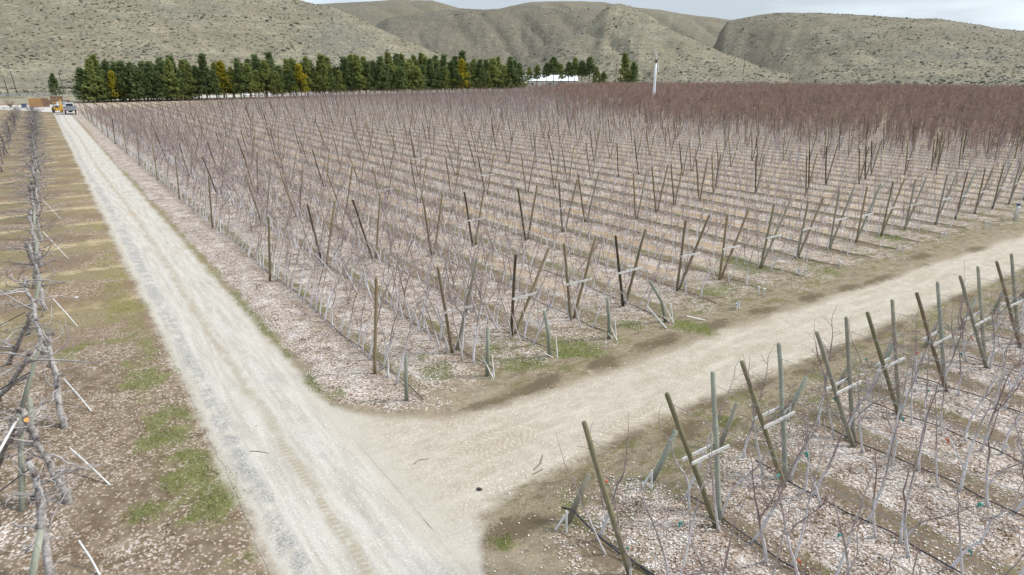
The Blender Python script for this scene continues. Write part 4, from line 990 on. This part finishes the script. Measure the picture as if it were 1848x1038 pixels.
# bushes at the foot of the pair
BUSH = [needle_mat("rust_bush_leaf", (.10, .06, .03), (.17, .10, .05), (.24, .16, .07)), needle_mat("olive_bush_leaf", (.05, .06, .02), (.10, .11, .035), (.17, .17, .06))]
for i, (x, y, m) in enumerate([(275, 294.5, 0), (277.2, 293.4, 0), (279.4, 292.3, 0), (281.6, 291, 1)]):
    b = MB()
    for _ in range(320):
        d = Vector((random.gauss(0, 1), random.gauss(0, 1), abs(random.gauss(0, 1)))).normalized() * random.uniform(.4, 1.) ; c = Vector((d.x * 1.5, d.y * 1.5, .4 + 4.6 * d.z))
        e = Vector((random.gauss(0, 1), random.gauss(0, 1), random.gauss(.4, 1))).normalized() * .5; sd = e.orthogonal().normalized() * .14; q = len(b.v); b.v += [tuple(c - sd), tuple(c + sd), tuple(c + e)]; b.f.append((q, q + 1, q + 2)); b.k.append(0)
    t = empty("bush", (x, y, 0), 0, f"{'rusty' if m == 0 else 'olive'} bush, {ordn(i + 1)} in the clump left of the pine pair", "bush", "bushes by the pine pair")
    s_ = MB(); [s_.tube([(0, 0, 0), (random.uniform(-.6, .6), random.uniform(-.6, .6), 2.2)], [.06, .02], 4) for _ in range(5)]; s_.build("stem", PTRUNK, t); b.build("foliage", BUSH[m], t)

# ------------------------------------------------------------------ barn
WROOF = simple("white_metal_roof", (.80, .81, .83), .05, 3., .45, .4); WWALL = simple("white_wall_siding", (.60, .60, .57), .1, 2.); GLASS = simple("dark_glass", (.04, .05, .06), .2, 3., .15, .5); GREYT = simple("grey_trim", (.3, .3, .3), .1)
ang = math.atan2(327.9 - 352, 281.4 - 247.0); t = empty("barn", (262, 341.5, 0), ang, "long white metal-roofed barn behind the pines", "barn")
L_, W_, H_, Rg = 22, 6.5, 4.6, 7.6
b = MB(); b.box(-L_, L_, -W_, W_, 0, H_)
for s in (-1, 1):
    i = len(b.v); b.v += [(s * L_, -W_, H_), (s * L_, W_, H_), (s * L_, 0, Rg - .15)]; b.f.append((i, i + 1, i + 2)); b.k.append(0)
b.build("wall", WWALL, t)
b = MB()
for s in (-1, 1):
    for q in range(22):
        xa = -L_ - .6 + q * (2 * L_ + 1.2) / 22; xb = xa + (2 * L_ + 1.2) / 22 - .04
        p = [(xa, s * (W_ + .7), H_ - .3), (xb, s * (W_ + .7), H_ - .3), (xb, 0, Rg), (xa, 0, Rg)]
        b.quad(*(p if s < 0 else p[::-1])); b.quad(*[(x, y, z - .12) for x, y, z in (p if s > 0 else p[::-1])])
        b.tube([(xb, s * (W_ + .7), H_ - .28), (xb, 0, Rg + .02)], .06, 4)
b.build("roof", WROOF, t)
for x in (-14, -6, 5):
    b = MB(); b.box(x - .9, x + .9, -W_ - .05, -W_ + .02, 1.6, 3.0); f = b.build("window", GREYT, t); b = MB(); b.box(x - .78, x + .78, -W_ - .07, -W_ - .052, 1.72, 2.88); b.build("pane", GLASS, f)
b = MB(); b.box(10, 14, -W_ - .06, -W_ + .02, 0.02, 3.6); d = b.build("door", GREYT, t); b = MB(); b.box(13.5, 13.6, -W_ - .12, -W_ - .062, 1.4, 1.9); b.build("handle", GLASS, d)
b = MB(); 
for q in range(1): b.blob((0, 0, 0), 1., n=12, m=6, jit=.2, sq=(7, 3, 1.5))
o = b.build("soil_heap", simple("tan_soil", (.36, .26, .17), .25, 1.), None, True); o.location = (236, 331, 2.); o.scale = (1, 1, 1.7); tag(o, "low tan heap of soil in front of the barn's left end", "heap")

# ------------------------------------------------------------------ wind machine
ang = R(25); t = empty("wind_machine", (143, 134, 0), ang, "tall white orchard wind machine with two-blade fan", "wind machine")
STEEL = simple("white_steel_paint", (.66, .67, .68), .08, 2., .5, .4)
b = MB(); b.tube([(0, 0, 0), (.03, 0, 4), (.1, 0, 8), (.16, 0, 12)], [.42, .38, .33, .24], 12); b.build("tower", STEEL, t, True)
b = MB(); b.tube([(.16, 0, 12), (.17, 0, 12.5)], .28, 10); b.box(-.15, .75, -.22, .22, 12.5, 12.95); b.build("gearbox", simple("red_brown_metal", (.12, .05, .04)), t)
b = MB(); b.tube([(.75, 0, 12.72), (1.0, 0, 12.72)], .14, 10); b.build("hub", GREYT, t)
for s in (1, -1):
    b = MB(); n_ = 8
    for q in range(n_ + 1):
        f = q / n_; ln = .12 + 2.85 * f; c = .34 - .10 * f; tw = .5 - .35 * f
        for sx_ in (-1, 1): b.v.append((.92 + sx_ * c * .5 * math.sin(tw), s * ln * .24 + sx_ * c * .5 * math.cos(tw), 12.72 + s * ln * .97))
        for sx_ in (-1, 1): b.v.append((.97 + sx_ * c * .5 * math.sin(tw), s * ln * .24 + sx_ * c * .5 * math.cos(tw), 12.72 + s * ln * .97))
    for q in range(n_):
        i = q * 4; b.f += [(i, i + 1, i + 5, i + 4), (i + 3, i + 2, i + 6, i + 7), (i + 1, i + 3, i + 7, i + 5), (i + 2, i, i + 4, i + 6)]; b.k += [0] * 4
    b.f += [(0, 2, 3, 1), (n_ * 4, n_ * 4 + 1, n_ * 4 + 3, n_ * 4 + 2)]; b.k += [0, 0]; b.build("blade", STEEL, t)
b = MB(); b.box(-1.6, -.5, -.5, .5, .02, 1.3); b.build("engine_box", STEEL, t)
for i, (x, y) in enumerate(((131, 138.5), (133, 137))):
    b = MB(); b.box(-.5, .5, -.4, .4, 0, 2.5); b.box(-.56, .56, -.46, .46, 2.5, 2.62); o = b.build("tank_box", PVC); o.location = (x, y, 0); tag(o, f"small white equipment box near the wind machine, {'left' if i == 0 else 'right'} of the two", "box", "white boxes near the wind machine")

# ------------------------------------------------------------------ utility poles
PW = wood("pole_wood", (.06, .05, .04), (.15, .125, .10)); PW2 = wood("pale_pole_wood", (.20, .16, .12), (.36, .29, .22))
def upole(x, y, h, lean, label, arm=True, m=PW, z=0.):
    t = empty("utility_pole", (x, y, z), 0, label, "utility pole", "utility poles"); b = MB(); b.tube([(0, 0, -1), (lean * .5, 0, h / 2), (lean, 0, h)], [.19, .17, .13], 8); b.build("pole", m, t, True)
    if arm:
        b = MB(); b.box(lean - 1.1, lean + 1.1, .14, .26, h - .9, h - .72); b.build("crossarm", m, t)
        for s in (-.95, .0, .95):
            b = MB(); b.tube([(lean + s, .2, h - .72), (lean + s, .2, h - .45)], [.06, .05], 6); b.build("insulator", GREYT, t)
def gz(x, y):
    r = math.hypot(x, y); a = math.degrees(math.atan2(x, y)) - YAW; z, g = hill_z(np.array([a]), np.array([r])); return max(0., float(z[0]))
for x, y, h, ln, lb, arm, m in [(-9.6, 330, 8.4, -.3, "short leftmost dark pole of three at foot of left hill", False, PW), (-7.0, 345, 13, -.9, "tall leaning middle pole with white lamp at foot of left hill", False, PW), (8.8, 330, 9.5, -.5, "right pole of three at the foot of left hill by the pines", True, PW),
        (300, 314, 13, 0, "dark crossarm pole behind the bushes left of pine pair", True, PW), (391, 287, 13, 0, "thin grey pole at the hill foot beyond the dark orchard", True, PW), (330, 213, 12.5, .5, "pale brown pole rising from the dark orchard on the right", True, PW2)]:
    upole(x, y, h, ln, lb, arm, m, gz(x, y))
t = [o for o in C.objects if o.name.startswith("utility_pole")][1]; b = MB(); b.box(-.95, -.2, -.3, .1, 9.9, 10.4); b.build("lamp", PVC, t)

# ------------------------------------------------------------------ guard rail and highway at the foot of the hill
ASPH = simple("asphalt", (.16, .16, .155), .2, .6, .9)
b = MB(); b.quad((-220, 326, .9), (26, 326, .9), (26, 334, .95), (-220, 334, .95)); b.quad((-220, 318, -.1), (26, 318, -.1), (26, 326, .9), (-220, 326, .9)); b.k = [0, 1]
o = b.build("highway", [ASPH, HILLM]); tag(o, "highway on a low bank below the left hill", kind='structure')
GAL = simple("galvanised_rail", (.30, .30, .29), .12, 1., .5, .5); t = empty("guard_rail", (-50, 325.4, .8), 0, "long guard rail along the bank below the left hill", "guard rail")
b = MB(); b.box(-60, 60, -.04, .04, .55, .9); b.box(-60, 60, -.09, -.041, .62, .70); b.build("rail", GAL, t)
for q in range(31):
    b = MB(); b.box(-60 + q * 4 - .12, -60 + q * 4 + .12, .05, .25, -.3, .85); b.build("post", PW, t)

# ------------------------------------------------------------------ vehicles and bins in the yard
TYRE = simple("black_tyre", (.025, .025, .025), .2, 4., .85); RIM = simple("grey_rim", (.4, .4, .42), .1, 4., .4, .5); YEL = simple("yellow_paint", (.42, .25, .045), .12, 2., .5, .4); DGREY = simple("dark_grey_metal", (.07, .075, .085), .25, 3.); SILV = simple("grey_blue_paint", (.24, .255, .28), .12, 2., .5, .4); WPAINT = simple("white_paint", (.74, .75, .76), .05, 2., .4, .4); RED = simple("red_lens", (.35, .02, .02), .1)
def wheel(t, x, y, r, w_, name="wheel"):
    b = MB(); b.tube([(x - w_ / 2, y, r), (x - w_ * .35, y, r), (x + w_ * .35, y, r), (x + w_ / 2, y, r)], [r * .88, r, r, r * .88], 16); o = b.build(name, TYRE, t)
    b = MB(); b.tube([(x - w_ / 2 - .01, y, r), (x + w_ / 2 + .01, y, r)], r * .5, 12); b.build("rim", RIM, o)
t = empty("flatbed_truck", (5.6, 193.5, 0), R(-2), "grey flatbed truck with dark tailgate parked where gravel road meets the yard", "truck")
t.scale = (.85, .85, .9)
b = MB(); b.box(-1.55, 1.55, -3, 3, .95, 1.15); b.box(-.5, .5, -2.8, 5.2, .6, .95); b.build("chassis", DGREY, t)
b = MB(); b.box(-1.55, 1.55, -3.06, -2.98, 1.15, 2.05); b.box(-1.55, -1.47, -2.98, 3, 1.15, 2.05); b.box(1.47, 1.55, -2.98, 3, 1.15, 2.05)
for q in range(6): b.box(-1.5 + q * .56, -1.38 + q * .56, -3.12, -3.062, 1.0, 2.1)
b.box(-1.6, 1.6, -3.14, -3.0, 2.06, 2.18); b.build("tailgate", SILV, t)
b = MB(); b.box(-1.45, 1.45, -2.9, 2.9, 1.16, 2.0); b.build("load", DGREY, t)
b = MB(); b.box(-1.1, 1.1, 3.2, 5.2, .9, 1.9); b.box(-1.0, 1.0, 3.3, 4.7, 1.9, 2.8); b.build("cab", WPAINT, t)
b = MB(); b.box(-.85, .85, 3.27, 3.298, 2.0, 2.65); b.build("window", GLASS, t)
for x in (-1.2, 1.2):
    for y in (-2.1, -.9, 4.3): wheel(t, x, y, .5, .32)
    b = MB(); b.box(x - .14, x + .14, -3.2, -3.14, .98, 1.12); b.build("tail_light", RED, t)
t = empty("yellow_loader", (3.2, 203, 0), R(8), "yellow orchard loader with tall mast beside the grey truck", "loader")
t.scale = (.85, .85, .9)
b = MB(); b.box(-.95, .95, -1.5, 1.4, .55, 1.35); b.box(-.7, .7, -2.3, -1.5, .6, 1.2); b.box(-1.1, -.6, .3, 1.4, 1.35, 1.6); b.box(.6, 1.1, .3, 1.4, 1.35, 1.6); b.build("body", YEL, t)
b = MB(); 
for x in (-.7, .7):
    for y in (-.9, .6): b.box(x - .05, x + .05, y - .05, y + .05, 1.35, 2.55)
b.build("cage", DGREY, t); b = MB(); b.box(-.9, .9, -1.1, .8, 2.55, 2.68); b.build("roof", YEL, t)
b = MB(); b.box(.55, .75, -1.72, -1.55, .2, 3.6); b.box(.95, 1.15, -1.72, -1.55, .2, 3.6); b.box(.55, 1.15, -1.71, -1.56, 2.4, 2.6); b.box(.4, 1.3, -1.9, -1.73, .9, 2.2); b.build("mast", YEL, t)
b = MB(); b.box(.45, .6, -3.0, -1.9, .15, .22); b.box(1.1, 1.25, -3.0, -1.9, .15, .22); b.build("fork", DGREY, t)
for x in (-1.0, 1.0):
    wheel(t, x, 1.0, .62, .36); wheel(t, x, -1.1, .42, .28)
b = MB(); b.box(-.35, .35, -.1, .5, 1.36, 1.9); b.build("seat", DGREY, t)
def orchard_bin(x, y, z, rz, m, label):
    t = empty("fruit_bin", (x, y, z), rz, label, "fruit bin", "wooden fruit bins in the yard"); b = MB()
    for q in range(4):
        z0 = .14 + q * .19; b.box(-.6, .6, -.6, -.56, z0, z0 + .175); b.box(-.6, .6, .56, .6, z0, z0 + .175); b.box(-.6, -.56, -.558, .558, z0, z0 + .175); b.box(.56, .6, -.558, .558, z0, z0 + .175)
    b.build("side", m, t); b = MB(); b.box(-.6, .6, -.6, .6, .1, .139)
    for q in (-.5, 0, .5): b.box(q - .06, q + .06, -.6, .6, 0, .1)
    b.build("pallet", m, t); t.scale = (1.3, 1.3, 1.35)
BIN1 = wood("orange_bin_wood", (.24, .13, .055), (.42, .25, .115)); BIN2 = wood("brown_bin_wood", (.13, .075, .05), (.27, .17, .11))
k = 0
for col_ in range(3):
    for z in range(2 if col_ != 2 else 2):
        k += 1; orchard_bin(-1.9 + col_ * 1.62, 237.5, z * 1.21, random.uniform(-.06, .06), BIN1 if col_ < 2 else BIN2, f"{'orange' if col_ < 2 else 'brown'} wooden fruit bin, {'top' if z else 'bottom'} of {('left', 'middle', 'right')[col_]} stack at back of the yard")
for col_ in range(4):
    for z in range(2 if col_ in (1, 2) else 1):
        orchard_bin(1.9 + col_ * 1.68, 255.5, z * 1.21, random.uniform(-.06, .06), BIN2, f"brown fruit bin, {'top' if z else 'bottom'} of {ordn(col_ + 1)} stack in row under the small lone pine")
def tote(x, y, m, label):
    t = empty("plastic_tote", (x, y, 0), 0, label, "tote", "plastic totes in the yard"); b = MB(); b.box(-.6, .6, -.6, .6, .15, 1.05)
    for q in (-.5, 0, .5): b.box(q - .05, q + .05, -.6, .6, 0, .15)
    b.build("body", m, t); b = MB(); b.box(-.66, .66, -.66, .66, 1.05, 1.15); b.build("lid", m, t)
tote(-3.9, 235, simple("blue_plastic", (.05, .08, .13)), "dark blue plastic tote left of the orange fruit bins"); tote(4.6, 243, WPAINT, "white plastic tote between the brown bins and the truck"); tote(6.1, 248, SILV, "grey plastic tote behind the parked grey truck")
b = MB(); b.tube([(-8.9, 236, .3), (-8.0, 235.5, .25), (-7.3, 235.8, .2)], [.3, .35, .2], 8); tag(b.build("pipe_bundle", PVC), "white bundle of plastic pipe on the ground at the left yard edge", "pipe")
# bare bush at the yard edge
b = MB()
for q in range(46):
    a = random.uniform(0, 6.28); p = crooked((0, 0, 0), (math.cos(a) * .7, math.sin(a) * .7, 1), random.uniform(2, 3.4), 4, .15); b.tube(p, [.05, .04, .03, .02, .012], 3, cap=False)
o = b.build("bare_bush", OLDTWIG); o.location = (-7.2, 240, 0); tag(o, "leafless bush at the left end of the yard below the guard rail", "bush")
def car(x, y, rz, m, label, van=False):
    t = empty("parked_car", (x, y, 0), rz, label, "car", "white vehicles parked behind the windbreak"); b = MB(); h = 2.3 if van else 1.45
    prof = [(-2.2, .4), (-2.25, .85), (-1.9, h - .45), (-1.55, h), (.5 if not van else 1.1, h), (1.2 if not van else 1.7, .95), (2.15, .82), (2.25, .4)]
    i = 0; n_ = len(prof)
    for s in (-.88, .88): b.v += [(px, s * (1 if pz < 1 else .88), pz) for px, pz in prof]
    b.f += [tuple(range(n_)), tuple(range(2 * n_ - 1, n_ - 1, -1))] + [(q, q + n_, (q + 1) % n_ + n_, (q + 1) % n_) for q in range(n_)]; b.k += [0] * (n_ + 2); b.build("body", m, t)
    for s in (-1, 1):
        b = MB(); b.box(-1.6, .6, s * .86 - .03, s * .86 + .03, h * .66, h * .88); b.build("window", GLASS, t)
        for xx in (-1.4, 1.4):
            b = MB(); b.tube([(xx, s * .93, .34), (xx, s * .72, .34)], .34, 12); o = b.build("wheel", TYRE, t); b = MB(); b.tube([(xx, s * .94, .34), (xx, s * .80, .34)], .18, 10); b.build("rim", RIM, o)
    b = MB(); b.box(2.2, 2.27, -.7, -.4, .6, .75); b.build("headlight", GREYT, t); b = MB(); b.box(2.2, 2.27, .4, .7, .6, .75); b.build("headlight", GREYT, t)
for i, (x, y, rz, van) in enumerate([(72, 296, .3, 0), (76.5, 297, .1, 1), (80.5, 296.5, -.1, 0), (86, 298, .2, 0), (92, 297, 0, 1), (99.5, 297.5, .3, 0), (105, 296.5, .1, 0)]):
    car(x, y, rz, WPAINT if i != 3 else SILV, f"{'white van' if van else ('white car' if i != 3 else 'grey car')} glimpsed between windbreak trunks, {ordn(i + 1)} from the left", bool(van))
car(268, 294, .5, WPAINT, "white van parked at the right end of the barn pines", True)
car(-12, 240, 1.2, WPAINT, "white car at the far left edge of the yard")
